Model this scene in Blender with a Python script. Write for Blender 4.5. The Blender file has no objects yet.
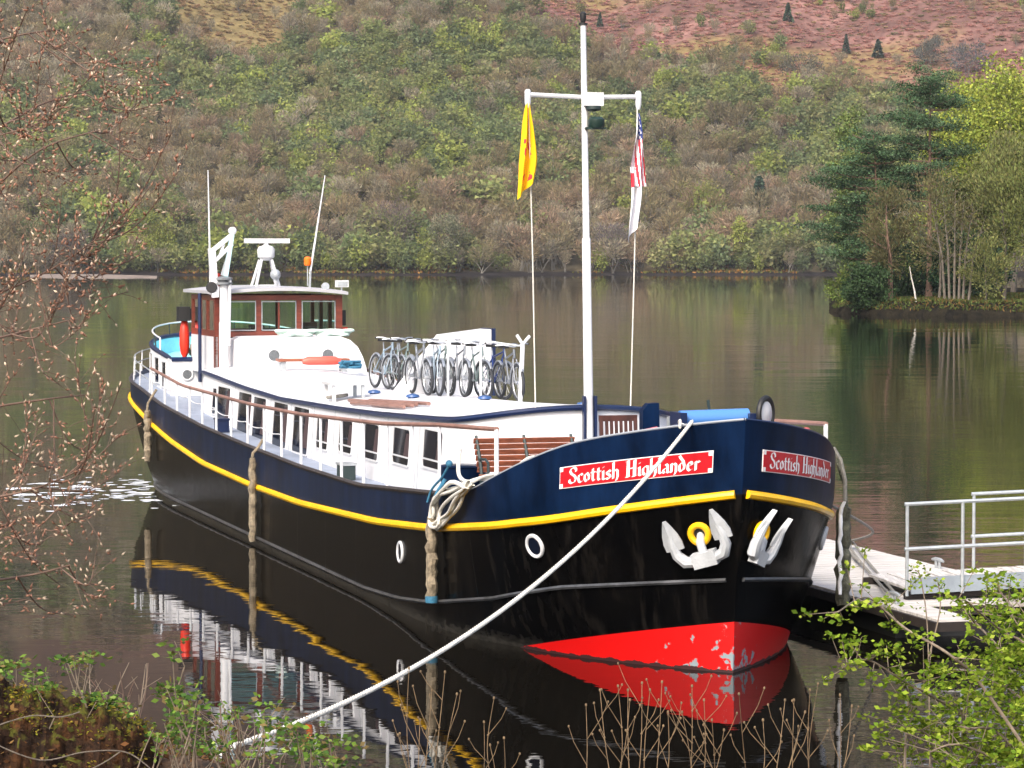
import bpy, math, random
import numpy as np
from mathutils import Vector, Matrix
C = bpy.context.scene.collection
SC = bpy.context.scene
rnd = random.Random(7)
nr = np.random.default_rng(11)
pi = math.pi

# ------------------------------------------------------------------ camera, sky, sun, exposure
HAZE = 0.000075
F = 3040.0; CZ = 5.6; TILT = math.atan((384 - 258) / F)
cam = bpy.data.cameras.new('camera'); camo = bpy.data.objects.new('camera', cam); C.objects.link(camo)
camo.location = (0, 0, CZ); camo.rotation_euler = (pi / 2 - TILT, 0, 0)
cam.sensor_width = 36; cam.lens = F / 1024 * 36; cam.clip_start = 0.5; cam.clip_end = 9000
SC.camera = camo
TO_SUN = Vector((-0.30, -0.68, 0.68)).normalized()
w = bpy.data.worlds.new('World'); SC.world = w; w.use_nodes = True
nt = w.node_tree; bg = nt.nodes['Background']
sky = nt.nodes.new('ShaderNodeTexSky'); sky.sky_type = 'NISHITA'; sky.sun_disc = False
sky.sun_elevation = math.asin(TO_SUN.z); sky.sun_rotation = math.atan2(TO_SUN.x, TO_SUN.y)
sky.air_density = 1.0; sky.dust_density = 5.0; sky.ozone_density = 1.0
nt.links.new(sky.outputs[0], bg.inputs[0]); bg.inputs[1].default_value = 0.15
sl = bpy.data.lights.new('sun', 'SUN'); sl.energy = 1.5; sl.angle = math.radians(14); sl.color = (1, 0.95, 0.87)
so = bpy.data.objects.new('sun', sl); C.objects.link(so); so.rotation_euler = TO_SUN.to_track_quat('Z', 'Y').to_euler()
so.location = (-60, -60, 80)
SC.view_settings.view_transform = 'Standard'; SC.view_settings.look = 'None'
SC.view_settings.exposure = 1.18; SC.view_settings.gamma = 1; SC.view_settings.use_curve_mapping = False
try:
    SC.cycles.max_bounces = 8; SC.cycles.use_denoising = True
    SC.cycles.sample_clamp_indirect = 6; SC.cycles.caustics_reflective = False; SC.cycles.caustics_refractive = False
except Exception: pass

def at(px, py, Y):                        # photo pixel -> world point at depth Y
    u = (px - 512) / F; v = -(py - 384) / F; ca, sa = math.cos(TILT), math.sin(TILT)
    r = Vector((u, ca + v * sa, -sa + v * ca)); return Vector((0, 0, CZ)) + r * (Y / r.y)
def atz(px, py, z):
    u = (px - 512) / F; v = -(py - 384) / F; ca, sa = math.cos(TILT), math.sin(TILT)
    r = Vector((u, ca + v * sa, -sa + v * ca)); return Vector((0, 0, CZ)) + r * ((z - CZ) / r.z)

# ------------------------------------------------------------------ materials
MATS = {}
def mat(name, col, rough=0.5, metal=0.0, var=0.0, vscale=3.0, bump=0.0, bscale=20.0, col2=None, vstretch=None, spec=0.5):
    if name in MATS: return MATS[name]
    m = bpy.data.materials.new(name); m.use_nodes = True; n = m.node_tree; b = n.nodes['Principled BSDF']
    b.inputs['Base Color'].default_value = (*col, 1); b.inputs['Roughness'].default_value = rough
    b.inputs['Metallic'].default_value = metal; b.inputs['Specular IOR Level'].default_value = spec
    if var or bump or col2:
        tc = n.nodes.new('ShaderNodeTexCoord'); mp = n.nodes.new('ShaderNodeMapping')
        n.links.new(tc.outputs['Object'], mp.inputs[0])
        if vstretch: mp.inputs['Scale'].default_value = vstretch
    if var or col2:
        ns = n.nodes.new('ShaderNodeTexNoise'); ns.inputs['Scale'].default_value = vscale; ns.inputs['Detail'].default_value = 6
        ns.inputs['Roughness'].default_value = 0.65
        n.links.new(mp.outputs[0], ns.inputs['Vector'])
        cr = n.nodes.new('ShaderNodeValToRGB'); cr.color_ramp.elements[0].position = 0.35; cr.color_ramp.elements[1].position = 0.68
        c2 = col2 if col2 else tuple(min(1, c * (1 + var)) for c in col)
        c1 = col if col2 else tuple(c * (1 - var) for c in col)
        cr.color_ramp.elements[0].color = (*c1, 1); cr.color_ramp.elements[1].color = (*c2, 1)
        n.links.new(ns.outputs[0], cr.inputs[0]); n.links.new(cr.outputs[0], b.inputs['Base Color'])
    if bump:
        nb = n.nodes.new('ShaderNodeTexNoise'); nb.inputs['Scale'].default_value = bscale; nb.inputs['Detail'].default_value = 4
        n.links.new(mp.outputs[0], nb.inputs['Vector'])
        bp = n.nodes.new('ShaderNodeBump'); bp.inputs['Strength'].default_value = 1; bp.inputs['Distance'].default_value = bump
        n.links.new(nb.outputs[0], bp.inputs['Height']); n.links.new(bp.outputs[0], b.inputs['Normal'])
    MATS[name] = m; return m

def leaf_mat(name, transl=0.25, rough=0.8):
    if name in MATS: return MATS[name]
    m = bpy.data.materials.new(name); m.use_nodes = True; n = m.node_tree; n.nodes.clear()
    o = n.nodes.new('ShaderNodeOutputMaterial'); a = n.nodes.new('ShaderNodeVertexColor'); a.layer_name = 'Col'
    d = n.nodes.new('ShaderNodeBsdfDiffuse'); t = n.nodes.new('ShaderNodeBsdfTranslucent'); mx = n.nodes.new('ShaderNodeMixShader')
    mx.inputs[0].default_value = transl
    n.links.new(a.outputs[0], d.inputs[0]); n.links.new(a.outputs[0], t.inputs[0])
    n.links.new(d.outputs[0], mx.inputs[1]); n.links.new(t.outputs[0], mx.inputs[2]); n.links.new(mx.outputs[0], o.inputs[0])
    MATS[name] = m; return m

NAVY = mat('navy_paint', (0.0027, 0.0100, 0.033), 0.3, var=0.5, vscale=2.2, bump=0.004, bscale=2.5, spec=.05, vstretch=(1, 1, .35))
NAVYTRIM = mat('navy_trim_paint', (0.005, 0.014, 0.055), 0.35)
REDP = None
YEL = mat('yellow_paint', (0.85, 0.47, 0.004), 0.35, var=0.15, vscale=2, bump=0.003, bscale=14)
WHITE = mat('white_paint', (0.66, 0.665, 0.69), 0.4, var=0.07, vscale=.9)
WHITE2 = mat('white_metal_paint', (0.60, 0.61, 0.63), 0.35, var=0.06, vscale=6)
DECKM = mat('pale_deck_paint', (0.27, 0.31, 0.39), 0.6, var=0.12, vscale=3)
ROOFG = mat('pale_grey_roof_paint', (0.40, 0.40, 0.42), 0.5, var=0.08, vscale=2)
MAHOG = mat('mahogany_varnish', (0.145, 0.034, 0.022), 0.3, var=0.3, vscale=2.0, vstretch=(1, 1, 6))
TEAK = mat('teak_slats', (0.26, 0.085, 0.045), 0.5, var=0.35, vscale=4, vstretch=(1, 1, 4))
DTEAK = mat('dark_teak', (0.055, 0.018, 0.013), 0.5, var=0.35, vscale=5)
HRAIL = mat('weathered_handrail_wood', (0.23, 0.125, 0.10), 0.5, var=0.25, vscale=3)
IRON = mat('green_black_iron', (0.02, 0.035, 0.035), 0.5)
BLACKR = mat('black_rubber', (0.012, 0.012, 0.013), 0.55)
DARKG = mat('dark_glass', (0.004, 0.006, 0.014), 0.06, var=0.4, vscale=1.2, spec=.07)
CURT = mat('curtain_cloth', (0.05, 0.028, 0.03), 0.8, var=0.3, vscale=6, vstretch=(6, 6, .3))
GALV = mat('galvanised_steel', (0.40, 0.43, 0.45), 0.4, 0.35, var=0.15, vscale=9)
ROPEW = mat('pale_rope', (0.62, 0.60, 0.54), 0.85, var=0.12, vscale=30, bump=0.006, bscale=40)
ROPED = mat('brown_fender_rope', (0.22, 0.18, 0.125), 0.95, var=0.45, vscale=12, bump=0.02, bscale=30)
ROPEG = mat('green_grey_fender_rope', (0.10, 0.10, 0.07), 0.95, var=0.5, vscale=10, bump=0.02, bscale=30)
ROPEB = mat('blue_rope', (0.025, 0.13, 0.22), 0.8, var=0.3, vscale=20, bump=0.006, bscale=40)
ROPEC = mat('grey_mooring_rope', (0.20, 0.19, 0.17), 0.9, var=0.3, vscale=20)
TEAL = mat('pale_teal_deck_paint', (0.32, 0.72, 0.80), 0.5, var=0.1, vscale=3)
ORANGE = mat('orange_plastic', (0.85, 0.16, 0.01), 0.4)
REDPL = mat('red_plastic', (0.72, 0.035, 0.015), 0.4, var=0.15, vscale=5)
SIGNR = mat('sign_red_paint', (0.46, 0.004, 0.011), 0.35)
SIGNW = mat('sign_white_paint', (0.82, 0.82, 0.82), 0.45)
ANCH = mat('white_anchor_paint', (0.44, 0.46, 0.48), 0.4, var=0.12, vscale=5, bump=0.004, bscale=25)
ANCHG = mat('worn_grey_anchor_steel', (0.20, 0.215, 0.23), 0.4, 0.3, var=0.45, vscale=6, bump=0.005, bscale=25)
BARK = mat('grey_bark', (0.12, 0.10, 0.08), 0.9, var=0.4, vscale=4, bump=0.02, bscale=20, vstretch=(3, 3, .6))
PINEB = mat('red_pine_bark', (0.17, 0.105, 0.075), 0.9, var=0.4, vscale=1.5, vstretch=(3, 3, .6))
BIRCHB = mat('white_birch_bark', (0.5, 0.48, 0.44), 0.8, var=0.3, vscale=2)
TWIG = mat('red_brown_twig', (0.12, 0.075, 0.055), 0.8, var=0.3, vscale=8)
TWIG2 = mat('pale_twig', (0.19, 0.15, 0.11), 0.85, var=0.35, vscale=12)
STALK = mat('dry_stalk', (0.16, 0.11, 0.06), 0.9, var=0.4, vscale=14)
LEAF = leaf_mat('leaf_foliage', 0.35)
WOODF = leaf_mat('hill_wood_foliage', 0.5)
CROWN = leaf_mat('tree_foliage', 0.25)
NEEDLE = leaf_mat('pine_needles', 0.1)
TWIGS = leaf_mat('bare_twigs', 0.05)

# hull black with scuffs, red with bare patches
def hull_black():
    m = bpy.data.materials.new('black_hull_paint'); m.use_nodes = True; n = m.node_tree; b = n.nodes['Principled BSDF']
    tc = n.nodes.new('ShaderNodeTexCoord')
    def noise(scale, sc, det, r=.6):
        mp = n.nodes.new('ShaderNodeMapping'); mp.inputs['Scale'].default_value = scale; t = n.nodes.new('ShaderNodeTexNoise')
        t.inputs['Scale'].default_value = sc; t.inputs['Detail'].default_value = det; t.inputs['Roughness'].default_value = r
        n.links.new(tc.outputs['Object'], mp.inputs[0]); n.links.new(mp.outputs[0], t.inputs['Vector']); return t
    def ramp(src, stops):
        cr = n.nodes.new('ShaderNodeValToRGB'); e = cr.color_ramp.elements
        e[0].position, e[0].color = stops[0][0], (*stops[0][1], 1); e[1].position, e[1].color = stops[-1][0], (*stops[-1][1], 1)
        for p, c in stops[1:-1]: x = e.new(p); x.color = (*c, 1)
        n.links.new(src.outputs[0], cr.inputs[0]); return cr
    def add(a, c):
        x = n.nodes.new('ShaderNodeMix'); x.data_type = 'RGBA'; x.blend_type = 'ADD'; x.inputs[0].default_value = 1; n.links.new(a, x.inputs[6]); n.links.new(c, x.inputs[7]); return x.outputs[2]
    A = ramp(noise((1, 1, .5), 1.9, 10, .72), [(.40, (.0012, .0012, .0014)), (.60, (.0022, .002, .002)), (.70, (.010, .009, .0085)), (.80, (.035, .032, .03))])     # scuffs
    S = ramp(noise((5, 5, .22), 1.3, 6, .65), [(.52, (0, 0, 0)), (.78, (.012, .010, .008))])                                          # run marks
    sp = n.nodes.new('ShaderNodeSeparateXYZ'); n.links.new(tc.outputs['Object'], sp.inputs[0])
    mr = n.nodes.new('ShaderNodeMapRange'); mr.inputs['From Min'].default_value = .30; mr.inputs['From Max'].default_value = .02; n.links.new(sp.outputs[2], mr.inputs[0])
    g = noise((2, 2, 6), 3, 6); mu = n.nodes.new('ShaderNodeMath'); mu.operation = 'MULTIPLY'; n.links.new(mr.outputs[0], mu.inputs[0]); n.links.new(g.outputs[0], mu.inputs[1])
    G = ramp(mu, [(.2, (0, 0, 0)), (.75, (.035, .033, .028))])
    n.links.new(add(add(A.outputs[0], S.outputs[0]), G.outputs[0]), b.inputs['Base Color'])
    b.inputs['Roughness'].default_value = 0.2; b.inputs['Specular IOR Level'].default_value = 0.022
    b2 = noise((1, 1, .8), 1.3, 4); sx = n.nodes.new('ShaderNodeMath'); sx.operation = 'MULTIPLY'; sx.inputs[1].default_value = 1 / 2.4; n.links.new(sp.outputs[0], sx.inputs[0])
    fr = n.nodes.new('ShaderNodeMath'); fr.operation = 'PINGPONG'; fr.inputs[1].default_value = .5; n.links.new(sx.outputs[0], fr.inputs[0])
    sm_ = n.nodes.new('ShaderNodeMapRange'); sm_.inputs['From Min'].default_value = 0; sm_.inputs['From Max'].default_value = .012; sm_.inputs['To Min'].default_value = .35; sm_.inputs['To Max'].default_value = 0; n.links.new(fr.outputs[0], sm_.inputs[0])
    ad = n.nodes.new('ShaderNodeMath'); ad.operation = 'ADD'; n.links.new(b2.outputs[0], ad.inputs[0]); n.links.new(sm_.outputs[0], ad.inputs[1])
    bp = n.nodes.new('ShaderNodeBump'); bp.inputs['Strength'].default_value = 1; bp.inputs['Distance'].default_value = 0.014
    n.links.new(ad.outputs[0], bp.inputs['Height']); n.links.new(bp.outputs[0], b.inputs['Normal'])
    return m
def hull_red():
    m = bpy.data.materials.new('red_bottom_paint'); m.use_nodes = True; n = m.node_tree; b = n.nodes['Principled BSDF']
    tc = n.nodes.new('ShaderNodeTexCoord')
    a = n.nodes.new('ShaderNodeTexNoise'); a.inputs['Scale'].default_value = 5.2; a.inputs['Detail'].default_value = 6; a.inputs['Roughness'].default_value = .6
    n.links.new(tc.outputs['Object'], a.inputs['Vector'])
    sp = n.nodes.new('ShaderNodeSeparateXYZ'); n.links.new(tc.outputs['Object'], sp.inputs[0])
    # worn through to grey where stones and ropes have rubbed the forefoot
    mx = n.nodes.new('ShaderNodeMapRange'); mx.inputs['From Min'].default_value = 0.5; mx.inputs['From Max'].default_value = 2.4
    mx.inputs['To Min'].default_value = 0.085; mx.inputs['To Max'].default_value = -0.20
    n.links.new(sp.outputs[0], mx.inputs[0])
    ad = n.nodes.new('ShaderNodeMath'); ad.operation = 'ADD'; n.links.new(a.outputs[0], ad.inputs[0]); n.links.new(mx.outputs[0], ad.inputs[1])
    mz = n.nodes.new('ShaderNodeMapRange'); mz.inputs['From Min'].default_value = 0.0; mz.inputs['From Max'].default_value = 0.55
    mz.inputs['To Min'].default_value = 0.10; mz.inputs['To Max'].default_value = -0.10
    n.links.new(sp.outputs[2], mz.inputs[0])
    ad2 = n.nodes.new('ShaderNodeMath'); ad2.operation = 'ADD'; n.links.new(ad.outputs[0], ad2.inputs[0]); n.links.new(mz.outputs[0], ad2.inputs[1])
    cr = n.nodes.new('ShaderNodeValToRGB'); e = cr.color_ramp.elements
    e[0].position = 0.605; e[0].color = (0.56, 0.003, 0.0025, 1); e[1].position = 0.625; e[1].color = (0.22, 0.27, 0.29, 1)
    n.links.new(ad2.outputs[0], cr.inputs[0])
    gz = n.nodes.new('ShaderNodeMath'); gz.operation = 'MULTIPLY_ADD'; gz.inputs[1].default_value = .14; gz.inputs[2].default_value = -.03; n.links.new(a.outputs[0], gz.inputs[0])
    lt = n.nodes.new('ShaderNodeMath'); lt.operation = 'LESS_THAN'; n.links.new(sp.outputs[2], lt.inputs[0]); n.links.new(gz.outputs[0], lt.inputs[1])
    mg = n.nodes.new('ShaderNodeMix'); mg.data_type = 'RGBA'; n.links.new(lt.outputs[0], mg.inputs[0]); n.links.new(cr.outputs[0], mg.inputs[6]); mg.inputs[7].default_value = (.035, .012, .012, 1)
    n.links.new(mg.outputs[2], b.inputs['Base Color']); b.inputs['Roughness'].default_value = 0.4
    return m
BLACKH = hull_black(); REDP = hull_red()

# ------------------------------------------------------------------ mesh building
class MB:
    def __init__(s): s.v = []; s.f = []; s.m = []; s.cur = 0
    def add(s, vs, fs, mi=None):
        o = len(s.v); s.v += [tuple(v) for v in vs]; mi = s.cur if mi is None else mi
        for f in fs: s.f.append(tuple(i + o for i in f)); s.m.append(mi)
        return s
    def box(s, a, b, mi=None):
        x0, y0, z0 = (min(a[i], b[i]) for i in range(3)); x1, y1, z1 = (max(a[i], b[i]) for i in range(3))
        return s.add([(x0, y0, z0), (x1, y0, z0), (x1, y1, z0), (x0, y1, z0), (x0, y0, z1), (x1, y0, z1), (x1, y1, z1), (x0, y1, z1)],
                     [(0, 3, 2, 1), (4, 5, 6, 7), (0, 1, 5, 4), (1, 2, 6, 5), (2, 3, 7, 6), (3, 0, 4, 7)], mi)
    def bar(s, p, q, wd, ht, up=(0, 0, 1), mi=None):
        p = Vector(p); q = Vector(q); d = (q - p).normalized(); up = Vector(up)
        if abs(d.dot(up)) > 0.98: up = Vector((1, 0, 0))
        a = d.cross(up).normalized() * wd / 2; b = a.cross(d).normalized() * ht / 2
        vs = [p - a - b, p + a - b, p + a + b, p - a + b, q - a - b, q + a - b, q + a + b, q - a + b]
        return s.add(vs, [(0, 3, 2, 1), (4, 5, 6, 7), (0, 1, 5, 4), (1, 2, 6, 5), (2, 3, 7, 6), (3, 0, 4, 7)], mi)
    def tube(s, pts, r, n=8, closed=False, mi=None, flat=1.0):
        pts = [Vector(p) for p in pts]; k = len(pts); rs = r if isinstance(r, (list, tuple)) else [r] * k
        prev = None; vs = []
        for i, p in enumerate(pts):
            if closed: d = pts[(i + 1) % k] - pts[i - 1]
            else: d = pts[min(i + 1, k - 1)] - pts[max(i - 1, 0)]
            if d.length < 1e-9: d = Vector((0, 0, 1))
            d.normalize()
            if prev is None:
                up = Vector((0, 0, 1)) if abs(d.z) < 0.9 else Vector((1, 0, 0)); a = d.cross(up).normalized()
            else:
                a = prev - d * prev.dot(d)
                a = a.normalized() if a.length > 1e-6 else d.orthogonal().normalized()
            prev = a; b = d.cross(a)
            for j in range(n):
                t = 2 * pi * j / n; vs.append(p + (a * math.cos(t) * flat + b * math.sin(t)) * rs[i])
        fs = []
        for i in range(k if closed else k - 1):
            for j in range(n):
                fs.append((i * n + j, i * n + (j + 1) % n, ((i + 1) % k) * n + (j + 1) % n, ((i + 1) % k) * n + j))
        if not closed: fs += [tuple(range(n - 1, -1, -1)), tuple((k - 1) * n + j for j in range(n))]
        return s.add(vs, fs, mi)
    def lathe(s, prof, c=(0, 0, 0), axis=(0, 0, 1), n=16, mi=None):
        ax = Vector(axis).normalized(); a = ax.orthogonal().normalized(); b = ax.cross(a); c = Vector(c); vs = []
        for r, h in prof:
            for j in range(n):
                t = 2 * pi * j / n; vs.append(c + ax * h + (a * math.cos(t) + b * math.sin(t)) * max(r, 1e-4))
        fs = []
        for i in range(len(prof) - 1):
            for j in range(n): fs.append((i * n + j, i * n + (j + 1) % n, (i + 1) * n + (j + 1) % n, (i + 1) * n + j))
        fs += [tuple(range(n - 1, -1, -1)), tuple((len(prof) - 1) * n + j for j in range(n))]
        return s.add(vs, fs, mi)
    def prism(s, poly, vec, mi=None):
        k = len(poly); poly = [Vector(p) for p in poly]; vec = Vector(vec)
        vs = poly + [p + vec for p in poly]
        fs = [tuple(range(k - 1, -1, -1)), tuple(range(k, 2 * k))] + [(i, (i + 1) % k, k + (i + 1) % k, k + i) for i in range(k)]
        return s.add(vs, fs, mi)
    def ball(s, c, r, n=10, sq=(1, 1, 1), mi=None):
        c = Vector(c); vs = [c + Vector((0, 0, -r * sq[2]))]; fs = []; m = n // 2
        for i in range(1, m):
            ph = -pi / 2 + pi * i / m
            for j in range(n):
                t = 2 * pi * j / n; vs.append(c + Vector((math.cos(t) * math.cos(ph) * r * sq[0], math.sin(t) * math.cos(ph) * r * sq[1], math.sin(ph) * r * sq[2])))
        vs.append(c + Vector((0, 0, r * sq[2]))); L = len(vs) - 1
        for j in range(n):
            fs.append((0, 1 + (j + 1) % n, 1 + j)); fs.append((L, L - n + j, L - n + (j + 1) % n))
        for i in range(m - 2):
            for j in range(n): fs.append((1 + i * n + j, 1 + i * n + (j + 1) % n, 1 + (i + 1) * n + (j + 1) % n, 1 + (i + 1) * n + j))
        return s.add(vs, fs, mi)
    def torus(s, c, R_, r, axis=(0, 0, 1), n=20, k=8, mi=None):
        ax = Vector(axis).normalized(); a = ax.orthogonal().normalized(); b = ax.cross(a)
        return s.tube([Vector(c) + (a * math.cos(2 * pi * i / n) + b * math.sin(2 * pi * i / n)) * R_ for i in range(n)], r, k, closed=True, mi=mi)
    def build(s, name, mats, parent=None, base=None, smooth=True):
        me = bpy.data.meshes.new(name)
        b = Vector(base) if base is not None else (BASE[root_of(parent).name] if parent else Vector((0, 0, 0)))
        me.from_pydata([(v[0] - b.x, v[1] - b.y, v[2] - b.z) for v in s.v], [], s.f)
        for m in (mats if isinstance(mats, (list, tuple)) else [mats]): me.materials.append(m)
        me.polygons.foreach_set('material_index', s.m)
        if smooth:
            me.polygons.foreach_set('use_smooth', [True] * len(s.f)); me.update()
            try: me.set_sharp_from_angle(angle=math.radians(38))
            except Exception: pass
        me.update()
        o = bpy.data.objects.new(name, me); C.objects.link(o)
        if parent: o.parent = parent
        return o

BASE = {}
def root_of(o):
    while o.parent: o = o.parent
    return o
def tag(o, label, cat, group=None, kind=None):
    if label: o['label'] = label
    if cat: o['category'] = cat
    if group: o['group'] = group
    if kind: o['kind'] = kind
    return o

# ship frame: s metres aft of the stem head, n metres to starboard, z above the water
PH = math.radians(15.8); S0 = Vector((3.17, 40.2)); HEAD = pi / 2 + PH
def W(s, n, z): return Vector((S0.x - math.sin(PH) * s - math.cos(PH) * n, S0.y + math.cos(PH) * s - math.sin(PH) * n, z))
def thing(name, label, cat, base=(0, 0, 0), ship=True, group=None, rot=0.0, local=False):
    o = bpy.data.objects.new(name, None); C.objects.link(o); o.empty_display_size = 0.2
    o.location = W(*base) if ship else base; o.rotation_euler = (0, 0, (HEAD if ship else 0) + rot)
    BASE[o.name] = Vector((0, 0, 0)) if local else Vector(base)
    return tag(o, label, cat, group)
def solo(mb, name, m, label, cat, base, ship=True, group=None, smooth=True):
    o = mb.build(name, m, None, base, smooth); o.location = W(*base) if ship else base
    o.rotation_euler = (0, 0, HEAD if ship else 0); return tag(o, label, cat, group)

def npmesh(name, V, Q, m, col=None, parent=None, base=(0, 0, 0)):
    V = np.asarray(V, dtype=np.float32) - np.asarray(base, dtype=np.float32); Q = np.asarray(Q, dtype=np.int32)
    me = bpy.data.meshes.new(name); nv, nf, k = len(V), len(Q), Q.shape[1]
    me.vertices.add(nv); me.vertices.foreach_set('co', V.ravel())
    me.loops.add(nf * k); me.loops.foreach_set('vertex_index', Q.ravel())
    me.polygons.add(nf); me.polygons.foreach_set('loop_start', np.arange(0, nf * k, k, dtype=np.int32))
    me.update(calc_edges=True)
    if col is not None:
        a = me.color_attributes.new('Col', 'FLOAT_COLOR', 'POINT')
        cc = np.ones((nv, 4), dtype=np.float32); cc[:, :3] = col; a.data.foreach_set('color', cc.ravel())
    me.materials.append(m); me.validate()
    o = bpy.data.objects.new(name, me); C.objects.link(o)
    if parent: o.parent = parent
    return o

def rquads(P, size, rng, up=0.0, aspect=1.0, dirs=None):
    """leaf sized quads at points P with random (or given) long axes -> verts, quads"""
    N = len(P); size = np.broadcast_to(size, (N,))
    d = rng.normal(size=(N, 3)) if dirs is None else dirs + rng.normal(size=(N, 3)) * 0.25
    d[:, 2] += up; d /= np.linalg.norm(d, axis=1)[:, None] + 1e-9
    e = rng.normal(size=(N, 3)); e -= d * (e * d).sum(1)[:, None]; e /= np.linalg.norm(e, axis=1)[:, None] + 1e-9
    a = d * (size / 2)[:, None]; b = e * (size * aspect / 2)[:, None]
    V = np.stack([P - a, P + b * 1.0, P + a, P - b * 1.0], 1).reshape(-1, 3)
    return V, np.arange(4 * N).reshape(N, 4)
def colvar(c, N, rng, amt=0.25, hue=0.08):
    c = np.asarray(c); k = np.exp(rng.normal(size=(N, 1)) * amt); h = 1 + rng.normal(size=(N, 3)) * hue
    return np.clip(c[None] * k * h, 0.002, 0.95)

# ------------------------------------------------------------------ water, ground, hills
def make_water():
    mb = MB(); mb.add([(-4000, -300, 0), (4000, -300, 0), (4000, 1060, 0), (-4000, 1060, 0)], [(0, 1, 2, 3)])
    m = bpy.data.materials.new('loch_water'); m.use_nodes = True; n = m.node_tree; b = n.nodes['Principled BSDF']
    b.inputs['Base Color'].default_value = (0.005, 0.0042, 0.003, 1); b.inputs['Roughness'].default_value = 0.015; b.inputs['IOR'].default_value = 1.33; b.inputs['Specular IOR Level'].default_value = 0.42
    tc = n.nodes.new('ShaderNodeTexCoord')
    def noise(sc, stretch, det):
        mp = n.nodes.new('ShaderNodeMapping'); mp.inputs['Scale'].default_value = stretch
        t = n.nodes.new('ShaderNodeTexNoise'); t.inputs['Scale'].default_value = sc; t.inputs['Detail'].default_value = det
        n.links.new(tc.outputs['Object'], mp.inputs[0]); n.links.new(mp.outputs[0], t.inputs['Vector']); return t
    a = noise(1.5, (0.45, 1.0, 1), 3); c = noise(0.11, (0.6, 1, 1), 2); p = noise(0.025, (1, 0.5, 1), 2)
    pr = n.nodes.new('ShaderNodeMapRange'); pr.inputs['From Min'].default_value = 0.42; pr.inputs['From Max'].default_value = 0.62
    pr.inputs['To Min'].default_value = 0.25; pr.inputs['To Max'].default_value = 1.0
    n.links.new(p.outputs[0], pr.inputs[0])
    mu = n.nodes.new('ShaderNodeMath'); mu.operation = 'MULTIPLY'; n.links.new(a.outputs[0], mu.inputs[0]); n.links.new(pr.outputs[0], mu.inputs[1])
    b1 = n.nodes.new('ShaderNodeBump'); b1.inputs['Strength'].default_value = 1; b1.inputs['Distance'].default_value = 0.011
    b2 = n.nodes.new('ShaderNodeBump'); b2.inputs['Strength'].default_value = 1; b2.inputs['Distance'].default_value = 0.035
    n.links.new(mu.outputs[0], b1.inputs['Height']); n.links.new(c.outputs[0], b2.inputs['Height'])
    n.links.new(b1.outputs[0], b2.inputs['Normal']); n.links.new(b2.outputs[0], b.inputs['Normal'])
    o = mb.build('loch_water', m, smooth=False); o['kind'] = 'structure'
make_water()

def sm(a, b, x):
    t = np.clip((x - a) / (b - a), 0, 1); return t * t * (3 - 2 * t)
def vnoise(x, y, seed=0):
    x = np.asarray(x, float); y = np.asarray(y, float); xi = np.floor(x); yi = np.floor(y); fx = x - xi; fy = y - yi
    fx = fx * fx * (3 - 2 * fx); fy = fy * fy * (3 - 2 * fy)
    def h(i, j):
        q = np.sin(i * 127.1 + j * 311.7 + seed * 74.7) * 43758.5453; return q - np.floor(q)
    return (h(xi, yi) * (1 - fx) + h(xi + 1, yi) * fx) * (1 - fy) + (h(xi, yi + 1) * (1 - fx) + h(xi + 1, yi + 1) * fx) * fy
def fbm(x, y, seed=0, o=4):
    r = 0; a = .5
    for k in range(o): r = r + a * vnoise(x * 2 ** k, y * 2 ** k, seed + k); a *= .5
    return r
def bank_z(X, Y):
    X = np.asarray(X, float); Y = np.asarray(Y, float)
    z = 5.6 - 0.168 * Y - 0.30                                      # slopes down to the water's edge
    z = np.minimum(z, 4.1)
    z = z + 0.42 * sm(-1.6, -2.6, X) * sm(22.6, 23.4, Y) * (1 - sm(25.5, 27, Y))
    z = z + 0.10 * (fbm(X * 1.3, Y * 1.3, 3) - .5) * 2
    edge = 26.6 + 0.5 * np.sin(X * 0.8) + 0.012 * (X - 0) ** 2 * (X > 3) - 1.5 * sm(0.5, 3, X) + 18 * sm(9, 13, X) + 14 * sm(-8, -14, X)
    z = np.where(Y > edge - 1.2, z - (np.maximum(0, Y - edge + 1.2) * 1.35), z)
    return np.maximum(z, -2.5)
def grid_mesh(name, xs, ys, zf, m):
    X, Y = np.meshgrid(xs, ys); Z = zf(X, Y); V = np.stack([X, Y, Z], -1).reshape(-1, 3); nx = len(xs)
    i = np.arange(len(xs) - 1)[None] + nx * np.arange(len(ys) - 1)[:, None]
    Q = np.stack([i, i + 1, i + nx + 1, i + nx], -1).reshape(-1, 4)
    o = npmesh(name, V, Q, m); o.data.polygons.foreach_set('use_smooth', [True] * len(o.data.polygons)); o['kind'] = 'structure'; return o
GROUND = mat('bank_soil', (0.045, 0.028, 0.016), 0.95, col2=(0.16, 0.085, 0.04), vscale=5, bump=0.03, bscale=18)
grid_mesh('bank_ground', np.linspace(-40, 40, 260), np.linspace(-30, 46, 250), bank_z, GROUND)

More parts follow.
